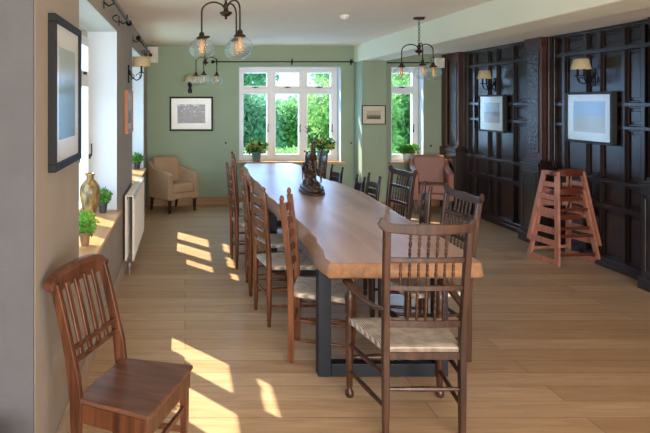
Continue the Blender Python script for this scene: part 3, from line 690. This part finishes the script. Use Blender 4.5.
# ------------------------------------------------------------ two nested wooden high chairs
def high_chair(label, loc, rz, dz):
    t = thing('high_chair', label, 'high chair', (loc[0], loc[1], dz), rz, 'stacked wooden high chairs')
    H_ = .74; wb, wt = .47, .29; db, dt = .44, .19     # width (x) and depth (y) at the foot and the top
    def P(s, q, z):
        k = z/H_; return Vector((s*(wb+(wt-wb)*k)/2, q*(db+(dt-db)*k)/2, z))
    for s in (-1, 1):
        f = MB()
        for q in (-1, 1): f.beam(P(s, q*.93, 0), P(s, q*.93, H_), .022, .058, up=(0, 1, 0))
        for z, hh in ((.03, .06), (.33, .07), (.48, .055), (.61, .05), (.725, .045)): f.beam(P(s, -.9, z), P(s, .9, z), .020, hh)
        f.build('side_frame', 'highchair', t, bevel=.004)
    for q, z, hh, m_ in ((-1, .10, .03, 'highchair_dark'), (-1, .36, .03, 'highchair_dark'), (1, .10, .03, 'highchair'), (1, .58, .05, 'highchair')):
        MB().beam(P(-1, q*.86, z), P(1, q*.86, z), .018, hh).build('cross_rail', m_, t, bevel=.003)
    MB().prism([(-.15, -.02), (-.12, .015), (.12, .015), (.15, -.02), (.14, -.035), (-.14, -.035)], 'y', -.10, .115).build('seat', 'highchair_dark', t, bevel=.006, loc=(0, 0, .475))
    # curved wrap-around back and tray bar on top
    b = bmesh.new(); cols = []
    for k in range(15):
        u = -1+k/7; x = u*.18; y = -.08-.035*(1-u*u); z0 = .70; z1 = .742+.035*(1-abs(u)**2.2)
        cols.append([b.verts.new((x, y-.012, z0)), b.verts.new((x, y+.10*(1-u*u*.3), z0)), b.verts.new((x, y+.09*(1-u*u*.3), z1-.008)), b.verts.new((x, y, z1))])
    for p_, q_ in zip(cols, cols[1:]):
        for i in range(4): b.faces.new([p_[i], p_[(i+1) % 4], q_[(i+1) % 4], q_[i]])
    b.faces.new(cols[0][::-1]); b.faces.new(cols[-1]); m = MB(); m.b.free(); m.b = b; m.build('tray', 'highchair_dark', t, bevel=.006)
    MB().tube([(0, -.085, .70), (.005, -.08, .62), (.0, -.05, .52), (0, 0, .482)], [.008]*4, 6).tube([(-.10, -.07, .70), (-.06, -.05, .6), (-.04, 0, .49)], [.007]*3, 6).build('safety_strap', 'black_plastic', t, smooth=True)
    return t
high_chair('lower of two stacked wooden high chairs, its feet on the floor by the panelling', (3.94, 6.46), math.radians(9), 0)
high_chair('upper of two stacked wooden high chairs, nested over the lower one', (3.94, 6.46), math.radians(9), .19)

# ------------------------------------------------------------ radiator
def radiator():
    t = thing('radiator', 'cream double-panel radiator fixed to the left wall between the two windows', 'radiator', (LX, 5.92, 0))
    L = 1.42; z0, z1 = .13, .745
    for x, nm in ((.035, 'rear_panel'), (.105, 'front_panel')):
        m = MB().box(x-.009, x+.009, 0, L, z0, z1)
        for i in range(36):
            y = .03+i*(L-.06)/35
            m.box(x+.006, x+.014, y-.010, y+.010, z0+.03, z1-.03)
        m.build(nm, 'radiator', t, bevel=.003, seg=1)
    m = MB().box(.026, .114, 0, L, z1, z1+.012)
    for i in range(30): m.box(.04, .10, .05+i*.045, .06+i*.045, z1+.010, z1+.016)
    m.build('top_grille', 'radiator', t, bevel=.002, seg=1)
    v = MB().tube([(.07, .05, .14), (.07, .03, .09), (.07, .0, .075), (.07, -.015, 0)], .009, 8).lathe((.07, -.01, .075), [(.012, 0), (.022, .01), (.022, .045), (.015, .055)], 12)
    v.build('valve', plain('metal_valve', srgb(150, 146, 140), .35, .8), t)
    MB().box(.002, .03, .3, .33, z1-.1, z1-.02).box(0, .03, 1.1, 1.13, z1-.1, z1-.02).box(0, .03, .3, .33, .2, .28).box(0, .03, 1.1, 1.13, .2, .28).build('wall_bracket', 'radiator', t)
    return t
radiator()

# ------------------------------------------------------------ framed pictures (flat, local x across, z up, faces -y)
def picture(label, w_, h_, loc, rz, frame, mount, art, bw=.02, mw=.09, depth=.03, group=None, art_size=None, art_off=(0, 0)):
    t = thing('framed_picture', label, 'picture', loc, rz, group)
    a, c = w_/2, h_/2
    MB().box(-a, a, -depth, 0, c-bw, c).box(-a, a, -depth, 0, -c, -c+bw).box(-a, -a+bw, -depth, 0, -c+bw, c-bw).box(a-bw, a, -depth, 0, -c+bw, c-bw).build('frame', frame, t, bevel=.003)
    MB().box(-a+bw, a-bw, -depth*.6, -depth*.3, -c+bw, c-bw).build('mount', mount, t)
    aw, ah = art_size or (w_-2*bw-2*mw, h_-2*bw-2*mw); ox, oz = art_off
    MB().box(ox-aw/2, ox+aw/2, -depth*.6-.002, -depth*.6, oz-ah/2, oz+ah/2).build('print', art, t)
    MB().box(-a+bw, a-bw, -depth*.82, -depth*.78, -c+bw, c-bw).build('glazing', 'picture_glass', t)
    return t
PIA = picture_mat('print_blue_river', srgb(160, 176, 190), srgb(52, 70, 98), srgb(24, 30, 44), 9, .32, 1.6, zw=.25)
PIB = picture_mat('print_grey_landscape', srgb(188, 178, 156), srgb(130, 120, 100), srgb(92, 86, 74), 5, .45, .4)
PIC = picture_mat('print_grey_green_mountains', srgb(176, 194, 186), srgb(120, 146, 128), srgb(96, 122, 100), 3, .6, .4)
PID = picture_mat('print_hills_grey', srgb(150, 162, 172), srgb(92, 96, 104), srgb(160, 140, 136), 4, .5, .5)
PIE = picture_mat('print_moor_dawn', srgb(120, 152, 176), srgb(146, 150, 128), srgb(160, 148, 112), 4, .5, .35)
PIF = picture_mat('print_small_portrait', srgb(170, 180, 176), srgb(120, 130, 130), srgb(96, 100, 96), 4, .5, .4)
picture('black-framed dark blue landscape print on the green wall above the beige armchair', .69, .545, (.10, BY, 1.462), 0, 'black_frame', 'white_mat', PIA, bw=.028, art_size=(.44, .30))
picture('small thin-framed sepia landscape on the green pillar between the two far windows', .36, .29, (2.865, 9.43, 1.455), 0, 'black_frame', 'cream_mat', PIB, bw=.012, art_size=(.21, .13))
picture('large dark-framed pale green print on the left wall nearest the viewer', .68, .70, (LX, 3.05, 1.69), PI/2, 'black_frame', 'white_mat', PIC, bw=.035, mw=.10, depth=.035)
picture('oak-framed picture on the left wall between the windows, under the wall lamp', .62, .44, (LX, 6.46, 1.55), PI/2, 'oak_frame', 'cream_mat', PIF, bw=.03, mw=.07, depth=.035)
picture('dark-framed grey mountain print on the panelling left of the carved pilaster', .69, .505, (RX-.042, 8.44, 1.495), -PI/2, 'grey_frame', 'white_mat', PID, bw=.024, depth=.055, art_size=(.42, .27), art_off=(0, .01))
picture('dark-framed dawn moorland print on the panelling right of the carved pilaster', .75, .535, (RX-.042, 6.41, 1.488), -PI/2, 'grey_frame', 'white_mat', PIE, bw=.028, depth=.055, art_size=(.50, .32), art_off=(0, .01))

# ------------------------------------------------------------ wall lamps (local: wall at y=0, comes out towards -y)
def sconce(label, loc, rz, n=2, group=None, wide=False):
    t = thing('wall_lamp', label, 'wall lamp', loc, rz, group)
    MB().prism([(-.028, -.09), (.028, -.09), (.036, -.05), (.022, 0), (.036, .05), (.022, .10), (-.022, .10), (-.036, .05), (-.022, 0), (-.036, -.05)], 'y', -.014, 0).ball((0, -.016, .03), .02, (1, .6, 1)).build('backplate', 'iron', t, bevel=.002)
    for i in range(n):
        x = 0 if n == 1 else (-.055 if i == 0 else .055)
        p = [Vector((0, -.015, .02)), Vector((x*.3, -.045, -.03)), Vector((x*.6, -.085, -.062)), Vector((x, -.125, -.045)), Vector((x, -.14, -.01)), Vector((x, -.14, .015))]
        a = MB().tube(p, .0065, 8)
        a.tube([Vector((x*.5, -.035, -.02))+Vector((0, .028*math.cos(q), .028*math.sin(q))) for q in [k*.5 for k in range(11)]], .005, 6)
        a.tube([Vector((x, -.105, -.015))+Vector((0, .022*math.cos(q), .022*math.sin(q))) for q in [k*.5 for k in range(10)]], .0045, 6)
        ao = a.build('arm', 'iron', t, smooth=True)
        MB().lathe((x, -.14, .012), [(.008, 0), (.03, .006), (.032, .012), (.012, .014), (.011, .075), (.006, .078)], 14).build('candle_cup', 'iron', ao, smooth=False)
        MB().lathe((x, -.14, .088), [(.006, 0), (.012, .02), (.012, .035), (.003, .055)], 10).build('bulb', 'bulb', ao, smooth=True)
    so = MB().lathe((0, -.14, .075), [(.094, .01), (.070, .118), (.068, .118), (.092, .01)] if not wide else [(.10, .01), (.088, .11), (.086, .11), (.098, .01)], 28, cap=False, sx=1.0, sy=1).build('lamp_shade', 'shade', t, smooth=True)
    return t
sconce('scrolled iron wall lamp with cream shade above the moorland print', (RX-.042, 6.37, 1.90), -PI/2, 2, 'shaded wall lamps')
sconce('scrolled iron wall lamp with cream shade above the grey mountain print', (RX-.042, 8.42, 1.88), -PI/2, 2, 'shaded wall lamps')
sconce('iron wall lamp with cream shade on the green wall above the blue landscape print', (.08, BY, 1.88), 0, 1, 'shaded wall lamps')
sconce('scrolled iron wall lamp with cream shade on the left wall above the oak-framed picture', (LX, 6.55, 1.94), PI/2, 1, 'shaded wall lamps', wide=True)

# ------------------------------------------------------------ chandeliers
def chandelier(label, x, y, hub_z, globe_z, rot, r=.17, gr=.088):
    t = thing('chandelier', label, 'chandelier', (x, y, hub_z), 0, 'three-arm chandeliers')
    top = CZ-hub_z
    MB().lathe((0, 0, top-.03), [(.01, 0), (.05, .006), (.06, .02), (.062, .03)], 24).build('ceiling_rose', 'brass', t, smooth=False, bevel=.001)
    ch = MB(); n = max(3, int((top-.10)/.026))
    for i in range(n):
        z = .085+(top-.115)*(i+.5)/n; L_ = (top-.115)/n*.72; a = .011
        pts = [Vector((a*math.cos(q), 0, L_*math.sin(q))) for q in [k*2*PI/10 for k in range(11)]]
        if i % 2: pts = [Vector((0, p.x, p.z)) for p in pts]
        ch.tube([p+Vector((0, 0, z)) for p in pts], .0026, 5)
    ch.build('chain', 'brass', t, smooth=True)
    MB().lathe((0, 0, -.03), [(.003, -.018), (.010, -.012), (.007, 0), (.03, .010), (.042, .022), (.044, .032), (.018, .040), (.014, .07), (.022, .078), (.010, .095), (.006, .115)], 20).build('hub', 'brass', t, smooth=True)
    gz = globe_z-hub_z
    for k in range(3):
        a = rot+k*2*PI/3; u = Vector((math.cos(a), math.sin(a), 0))
        rr = r*.5; pts = []
        cc = u*(r-rr*.98)
        for i in range(11):
            q = PI-.35-(PI-.35)*i/10
            pts.append(cc+u*(rr*.98*math.cos(q))+Vector((0, 0, .004+.068*math.sin(q))))
        pts.append(u*r+Vector((0, 0, gz+gr*.95)))
        arm = MB().tube(pts, .0062, 8).build('arm', 'brass', t, smooth=True)
        cx, cy = u.x*r, u.y*r
        MB().lathe((cx, cy, gz+gr*.72), [(.036, 0), (.040, .006), (.034, .016), (.02, .022), (.017, .045), (.009, .052)], 18).build('globe_cap', 'brass', arm, smooth=False, bevel=.001)
        pr = [(gr*math.sin(q), -gr*.86*math.cos(q)) for q in [.02+i*(2.72-.02)/14 for i in range(15)]]
        MB().lathe((cx, cy, gz), pr, 26, cap=False).build('glass_globe', 'globe', arm, smooth=True)
        MB().lathe((cx, cy, gz-.035), [(.004, 0), (.015, .012), (.017, .045), (.013, .085), (.012, .10)], 12).build('bulb', 'bulb', arm, smooth=True)
    return t
chandelier('bronze three-arm chandelier with clear glass globes nearest the viewer, upper left', .284, 4.3, 2.27, 2.02, PI, r=.168)
chandelier('bronze three-arm chandelier at the back, seen below the nearest one', .278, 8.4, 2.19, 1.945, math.radians(20), r=.165, gr=.085)
chandelier('bronze three-arm chandelier hanging beside the ceiling beam, right of the table', 2.465, 6.53, 2.19, 1.955, math.radians(20), r=.185, gr=.09)

# ------------------------------------------------------------ curtain rods
def rod(label, p0, p1, brackets, ends=(True, True), into=(0, 1, 0), gap=.075):
    p0, p1 = Vector(p0), Vector(p1); t = thing('curtain_rod', label, 'curtain rod', p0)
    MB().tube([(0, 0, 0), p1-p0], .009, 10).build('pole', 'iron', t, smooth=True)
    d = (p1-p0).normalized()
    for e, q in zip(ends, (Vector((0, 0, 0)), p1-p0)):
        if e: MB().ball(q+(d*.02 if q.length else -d*.02), .028, seg=14, rings=10).build('finial', 'iron', t, smooth=True)
    for u in brackets:
        c = (p1-p0)*u; n = Vector(into)
        MB().tube([c+Vector((0, 0, .05)), c+Vector((0, 0, -.012)), c+n*gap*.5+Vector((0, 0, -.03)), c+n*gap], .006, 8).beam(c+n*(gap-.004)+Vector((0, 0, -.05)), c+n*(gap-.004)+Vector((0, 0, .04)), .02, .006, up=n).build('bracket', 'iron', t)
    return t
rod('long black curtain rod above the main back window', (.46, BY-.08, 2.285), (2.67, BY-.08, 2.285), (.02, .56, .985), (True, False))
rod('short black curtain rod above the narrow alcove window', (3.09, BY-.08, 2.27), (3.86, BY-.08, 2.27), (.88,), (False, False))
rod('black curtain rod above the near left window, ball finial at its far end', (LX+.085, 3.3, 2.375), (LX+.085, 5.68, 2.375), (.08, .5, .93), (True, True), into=(-1, 0, 0))
rod('black curtain rod above the far left window', (LX+.085, 6.86, 2.355), (LX+.085, 9.25, 2.355), (.06, .9), (True, True), into=(-1, 0, 0))
def wavy(label, y, n=1):
    pts = [Vector((LX+.05+.03*math.sin(k*.9), y-k*.055, 2.33-.03*math.sin(k*.45)**2)) for k in range(9)]
    return tag(MB().tube(pts, .005, 6).build('curtain_ring_cord', 'iron', smooth=True), label, 'cord')
wavy('black wavy iron tie hanging under the near curtain rod', 5.25); wavy('black wavy iron tie hanging under the far curtain rod', 8.6)
for (x, nm) in ((.648, 'left of'), (2.635, 'right of')):
    tag(MB().tube([(0, 0, 0), (0, -.03, 0), (0, -.045, .015)], .005, 6).ball((0, -.045, .018), .012).lathe((0, 0, 0), [(.001, 0), (.001, 0)], 3, cap=False).build('curtain_hook', 'iron', loc=(x, BY, .985)), f'small black curtain tieback hook on the wall {nm} the main window', 'hook', 'curtain tieback hooks')
tag(MB().tube([(0, 0, 0), (0, -.03, 0), (0, -.045, .015)], .005, 6).ball((0, -.045, .018), .012).build('curtain_hook', 'iron', loc=(3.90, BY, .94)), 'small black curtain tieback hook on the wall right of the alcove window', 'hook', 'curtain tieback hooks')

# ------------------------------------------------------------ speakers, detector, socket
def speaker(label, loc, rz, w_, h_, d):
    t = thing('wall_speaker', label, 'speaker', loc, rz)
    MB().box(-w_/2, w_/2, -d, 0, -h_/2, h_/2).build('cabinet', 'white_plastic', t, bevel=.012, seg=3)
    MB().box(-w_/2+.015, w_/2-.015, -d-.006, -d, -h_/2+.015, h_/2-.015).build('grille', plain('speaker_cloth', srgb(222, 214, 202), .8), t, bevel=.003)
    MB().box(-.02, .02, 0, .06, -.03, .03).build('mounting_bracket', 'iron', t)
    return t
speaker('white speaker high in the far left corner', (-.5, 9.75, 2.385), 0, .165, .25, .12)
speaker('white speaker high in the far right corner beside the panelling', (3.98, 9.80, 2.262), 0, .16, .155, .12)
t = thing('smoke_detector', 'round white smoke detector on the ceiling', 'smoke detector', (1.63, 6.34, CZ))
MB().lathe((0, 0, -.045), [(.02, 0), (.038, .006), (.046, .022), (.05, .026), (.052, .045)], 24).build('housing', 'white_plastic', t, smooth=True)
MB().lathe((0, 0, -.05), [(.010, 0), (.014, .004), (.014, .008)], 12).build('test_button', 'radiator', t)
t = thing('wall_socket', 'grey metal wall socket on the left wall behind the plank chair', 'socket', (LX, 3.05, .56))
MB().box(0, .008, -.073, .073, -.043, .043).build('face_plate', plain('brushed_socket_plate', srgb(150, 150, 150), .4, .6), t, bevel=.003)
for y in (-.038, .038):
    MB().box(.008, .010, y-.012, y-.006, -.01, .012).build('plug_hole', 'black_plastic', t); MB().box(.008, .010, y+.004, y+.010, -.01, .012).build('plug_hole', 'black_plastic', t)
# dark pedal bin, only its lid and foot reach into the frame
t = thing('pedal_bin', 'dark round-lidded bin cut off by the lower left corner, before the grey wall', 'bin', (-.685, 2.12, 0))
MB().lathe((0, 0, 0), [(.15, 0), (.152, .015), (.125, .03), (.115, .40), (.118, .42)], 30).build('body', 'black_plastic', t, smooth=False, bevel=.002)
MB().lathe((0, 0, .42), [(.122, 0), (.124, .02), (.11, .032), (.03, .040)], 30).build('lid', 'black_plastic', t, bevel=.002)

# ------------------------------------------------------------ plants and pots
def pot_plant(label, loc, pot, leaf, pr=.05, ph=.10, fr=(.12, .10, .08), n=260, ls=.04, bloom=None, rim=1.15, name='potted_plant', group=None):
    t = thing(name, label, 'plant', loc, 0, group); rnd = random.Random(hash(round(loc[0]*100+loc[1]*10)) % 999)
    MB().lathe((0, 0, 0), [(pr*.72, 0), (pr*.8, .01), (pr, ph*.85), (pr*rim, ph*.88), (pr*rim, ph), (pr*.92, ph), (pr*.9, ph*.9), (.002, ph*.88)], 22, open_top=True).build('pot', pot, t, smooth=False, bevel=.002)
    st = MB()
    for i in range(9):
        a = i*2.4; q = Vector((math.cos(a)*fr[0]*.6, math.sin(a)*fr[1]*.6, ph+fr[2]*.9)); st.tube([(math.cos(a)*.01, math.sin(a)*.01, ph*.86), q*.6+Vector((0, 0, ph*.4)), q], .0025, 5)
    st.build('stem', leaf, t)
    MB().leaves((0, 0, ph+fr[2]*.85), fr, n, ls, .8, rnd).build('foliage', leaf, t)
    if bloom:
        for i in range(7):
            a = i*.9; c = Vector((math.cos(a)*fr[0]*.75, math.sin(a)*fr[1]*.7, ph+fr[2]*(.9+.35*((i*7) % 3-1))))
            MB().leaves(c, (.048, .048, .042), 170, .026, .5, rnd).build('bloom', bloom, t)
    return t
pot_plant('yellow-green potted hydrangea on the main sill, left end, in a grey-green pot', (1.145, 9.93, .70), 'pot_green', 'leaf_dark', .075, .15, (.17, .08, .10), 320, .055, 'leaf_yellow')
pot_plant('yellow-green potted hydrangea on the main sill behind the bronze stag', (2.19, 9.93, .70), 'pot_green', 'leaf_dark', .075, .17, (.20, .09, .12), 340, .055, 'leaf_yellow')
pot_plant('bushy green plant in a white bowl on the alcove window sill', (3.57, 9.92, .70), 'pot_white', 'leaf', .085, .13, (.17, .09, .075), 600, .04)
pot_plant('small green herb in a brown pot on the near left sill, closest to the viewer', (-.665, 4.12, .70), 'terracotta', 'leaf', .035, .085, (.085, .085, .075), 260, .03)
pot_plant('small green plant in a dark pot at the far end of the near left sill', (-.705, 5.32, .70), 'pot_dark', 'leaf', .04, .09, (.065, .07, .06), 280, .03)
pot_plant('small green plant in a dark pot on the far left sill', (-.68, 8.80, .70), 'pot_dark', 'leaf', .05, .10, (.085, .08, .06), 300, .035)
t = thing('amphora_vase', 'tall mottled ochre and green two-handled vase on the near left sill', 'vase', (-.735, 4.80, .70))
MB().lathe((0, 0, 0), [(.036, 0), (.040, .012), (.034, .03), (.052, .10), (.072, .18), (.080, .25), (.074, .30), (.048, .335), (.030, .352), (.028, .375), (.040, .392), (.043, .398), (.034, .398), (.024, .37)], 28, open_top=True, cap=True).build('vase_body', 'vase', t, smooth=True)
for s in (-1, 1): MB().tube([(0, s*.030, .37), (0, s*.055, .375), (0, s*.066, .35), (0, s*.062, .315)], .006, 8).build('handle', 'vase', t, smooth=True)

# ------------------------------------------------------------ bronze stag group on the table
def skin_body(name, parent, verts, edges, radii, mat, root=0, sub=1, scale=1.0, loc=None, rot=None):
    me = bpy.data.meshes.new(name); me.from_pydata([tuple(Vector(v)*scale) for v in verts], edges, []); me.materials.append(M[mat])
    o = bpy.data.objects.new(name, me); C.objects.link(o); o.parent = parent
    if loc: o.location = loc
    if rot: o.rotation_euler = rot
    o.modifiers.new('skin', 'SKIN').use_smooth_shade = True
    sk = me.skin_vertices[0].data if me.skin_vertices else None
    if sk is None:
        bm = bmesh.new(); bm.from_mesh(me); bm.verts.layers.skin.verify(); bm.to_mesh(me); bm.free(); sk = me.skin_vertices[0].data
    for i, r in enumerate(radii):
        sk[i].radius = (r*scale, r*scale) if not isinstance(r, tuple) else (r[0]*scale, r[1]*scale); sk[i].use_root = (i == root)
    sb = o.modifiers.new('sub', 'SUBSURF'); sb.levels = sub; sb.render_levels = sub
    return o
# deer facing -y : hips at +y
DV = [(0, .0, .60), (0, .16, .62), (0, .30, .60), (0, -.14, .60), (0, -.26, .66), (0, -.33, .82), (0, -.36, .96), (0, -.42, 1.00), (0, -.54, .93),
      (.07, .30, .48), (.08, .22, .36), (.08, .34, .20), (.08, .32, .02), (-.07, .30, .48), (-.08, .22, .36), (-.08, .34, .20), (-.08, .32, .02),
      (.07, -.20, .46), (.075, -.20, .26), (.075, -.21, .02), (-.07, -.20, .46), (-.075, -.24, .27), (-.075, -.21, .02), (0, .40, .62), (0, .43, .54)]
DE = [(0, 1), (1, 2), (0, 3), (3, 4), (4, 5), (5, 6), (6, 7), (7, 8), (2, 9), (9, 10), (10, 11), (11, 12), (2, 13), (13, 14), (14, 15), (15, 16), (3, 17), (17, 18), (18, 19), (3, 20), (20, 21), (21, 22), (2, 23), (23, 24)]
DR = [.10, .095, .095, .105, .09, .055, .042, .050, .024, .062, .045, .022, .020, .062, .045, .022, .020, .045, .026, .02, .045, .026, .02, .03, .012]
def stag_group():
    t = thing('stag_sculpture', 'dark bronze stag with tall antlers on a stepped oval base on the table', 'sculpture', (1.27, 6.22, .752), math.radians(-4))
    MB().lathe((0, 0, 0), [(.33, 0), (.34, .008), (.34, .022), (.30, .03), (.315, .042), (.31, .058), (.27, .066)], 40, sx=.36, sy=1).build('base', 'bronze', t, bevel=.002)
    rb = random.Random(4); m = MB()
    bmesh.ops.create_icosphere(m.b, subdivisions=4, radius=1)
    from mathutils import noise
    for v in m.b.verts:
        n = noise.noise(v.co*2.3)*.25+noise.noise(v.co*6)*.10; k = 1+n
        v.co = Vector((v.co.x*.085*k, v.co.y*.27*k, max(0, v.co.z)*.075*k*(1+.35*noise.noise(v.co*5))+.055))
    m.build('rock_mound', 'bronze', t, smooth=True)
    s = .40
    st = skin_body('stag_body', t, DV, DE, DR, 'bronze', 0, 2, s, loc=(.0, .01, .105))
    # antlers
    for q in (-1, 1):
        a = MB(); base = Vector((q*.016, -.39*s-.002, 1.03*s))
        pts = [base, base+Vector((q*.022, .02, .035)), base+Vector((q*.040, .03, .075)), base+Vector((q*.040, .015, .115)), base+Vector((q*.026, 0, .150))]
        a.tube(pts, [.006, .005, .0045, .0035, .0015], 8)
        for i, (dx, dy, dz) in ((1, (.006, -.04, .025)), (2, (.026, -.02, .03)), (3, (.028, .0, .03))):
            a.tube([pts[i], pts[i]+Vector((q*dx*.6, dy*.7, dz*.4)), pts[i]+Vector((q*dx, dy, dz))], [.004, .0032, .001], 6)
        a.build('antler', 'bronze', st, smooth=True)
        MB().ball((q*.026, -.37*s, 1.0*s), .012, (1.3, .4, .7), 8, 6, (0, -q*.5, 0)).build('ear', 'bronze', st, smooth=True)
    # two hinds lower on the rock
    for nm, loc, rot, sc in (('hind_body', (-.035, .17, .10), 2.9, .27), ('hind_body', (-.045, -.10, .085), -.5, .20), ('hind_body', (.05, -.02, .085), .9, .21)):
        hb = skin_body(nm, t, DV, DE, DR, 'bronze', 0, 2, sc, loc=loc, rot=(0, 0, rot))
        for q in (-1, 1): MB().ball((q*.03*sc/.34, -.37*sc, 1.04*sc), .010, (1.4, .4, .8), 8, 6, (0, -q*.5, 0)).build('ear', 'bronze', hb, smooth=True)
    # broken branch behind the stag
    MB().tube([(-.03, .12, .12), (-.045, .14, .22), (-.04, .12, .30), (-.05, .10, .36)], [.012, .01, .008, .003], 8).tube([(-.044, .14, .22), (-.065, .17, .28)], [.007, .002], 6).tube([(.035, .1, .1), (.045, .12, .2), (.04, .14, .27)], [.012, .009, .003], 8).build('branch', 'bronze', t, smooth=True)
    return t
stag_group()

# ------------------------------------------------------------ garden beyond the windows
tag(MB().box(-60, 60, -20, 10.2, -.3, -.14).box(-60, 60, 10.2, 90, -.3, -.14).build('lawn', 'lawn'), 'green lawn outside the windows', 'lawn', kind='stuff')
def tree(label, x, y, rad, zc, mat, n, ls, seed, trunk=.08, name='garden_tree'):
    t = thing(name, label, 'tree' if name == 'garden_tree' else 'shrub', (x, y, -.14), 0, 'shrubs and trees beyond the windows'); rnd = random.Random(seed)
    MB().tube([(0, 0, 0), (.05, .02, zc*.5), (0, 0, zc)], [trunk, trunk*.8, trunk*.4], 8).tube([(0.04, .02, zc*.45), (rad[0]*.4, 0, zc*.9)], [trunk*.5, trunk*.2], 6).tube([(0.03, .02, zc*.4), (-rad[0]*.4, .1, zc*.85)], [trunk*.5, trunk*.2], 6).build('trunk', 'bark', t, smooth=True)
    m = MB()
    for k in range(14):
        a = rnd.random()*2*PI; c = Vector((math.cos(a)*rad[0]*.5, math.sin(a)*rad[1]*.5, zc+(-.5+1.0*((k*5) % 14)/13)*rad[2]))
        m.leaves(c, (rad[0]*.55, rad[1]*.55, rad[2]*.5), n//14, ls, .6, rnd)
    m.build('foliage', mat, t)
    return t
gx = [(1.6, 19, 1.45, 'tree_leaf_c', 2.2, 'broad blue-green shrub behind the left pane of the main window'),
      (3.5, 22, 1.6, 'tree_leaf', 1.75, 'bright green shrub behind the middle pane of the main window'),
      (5.0, 19, 1.45, 'tree_leaf_b', 2.3, 'pale green shrub behind the right pane of the main window'),
      (7.7, 21.5, 1.5, 'tree_leaf', 2.6, 'green shrub filling the narrow alcove window'),
      (-.6, 26, 2.0, 'tree_leaf', 2.6, 'green shrub outside, left of the main window'),
      (9.8, 24, 1.9, 'tree_leaf_b', 2.5, 'pale shrub outside, right of the alcove window'),
      (2.9, 14.6, .8, 'tree_leaf_b', .55, 'low pale bush near the house below the middle pane'),
      (-5.4, 27, 2.4, 'tree_leaf_c', 2.4, 'shrub seen obliquely through the near left window')]
for i, (x, y, r, mt, zt, lb) in enumerate(gx):
    tree(lb, x, y, (r, 1.0, (zt+.1)*.53), (zt+.14)*.52, mt, 6500, .16 if y > 16 else .09, 20+i, .05, 'garden_shrub')
tree('taller tree whose crown shows in the top left light of the main window', 2.6, 27, (1.4, 1.2, 1.1), 3.3, 'tree_leaf_c', 3600, .16, 41)
tree('taller tree whose crown shows in the top right light of the main window', 6.9, 27, (1.5, 1.2, 1.0), 3.0, 'tree_leaf', 3600, .16, 42)
tree('tree crown at the top of the alcove window', 10.2, 29, (1.7, 1.2, 1.2), 3.2, 'tree_leaf_b', 3600, .16, 43)
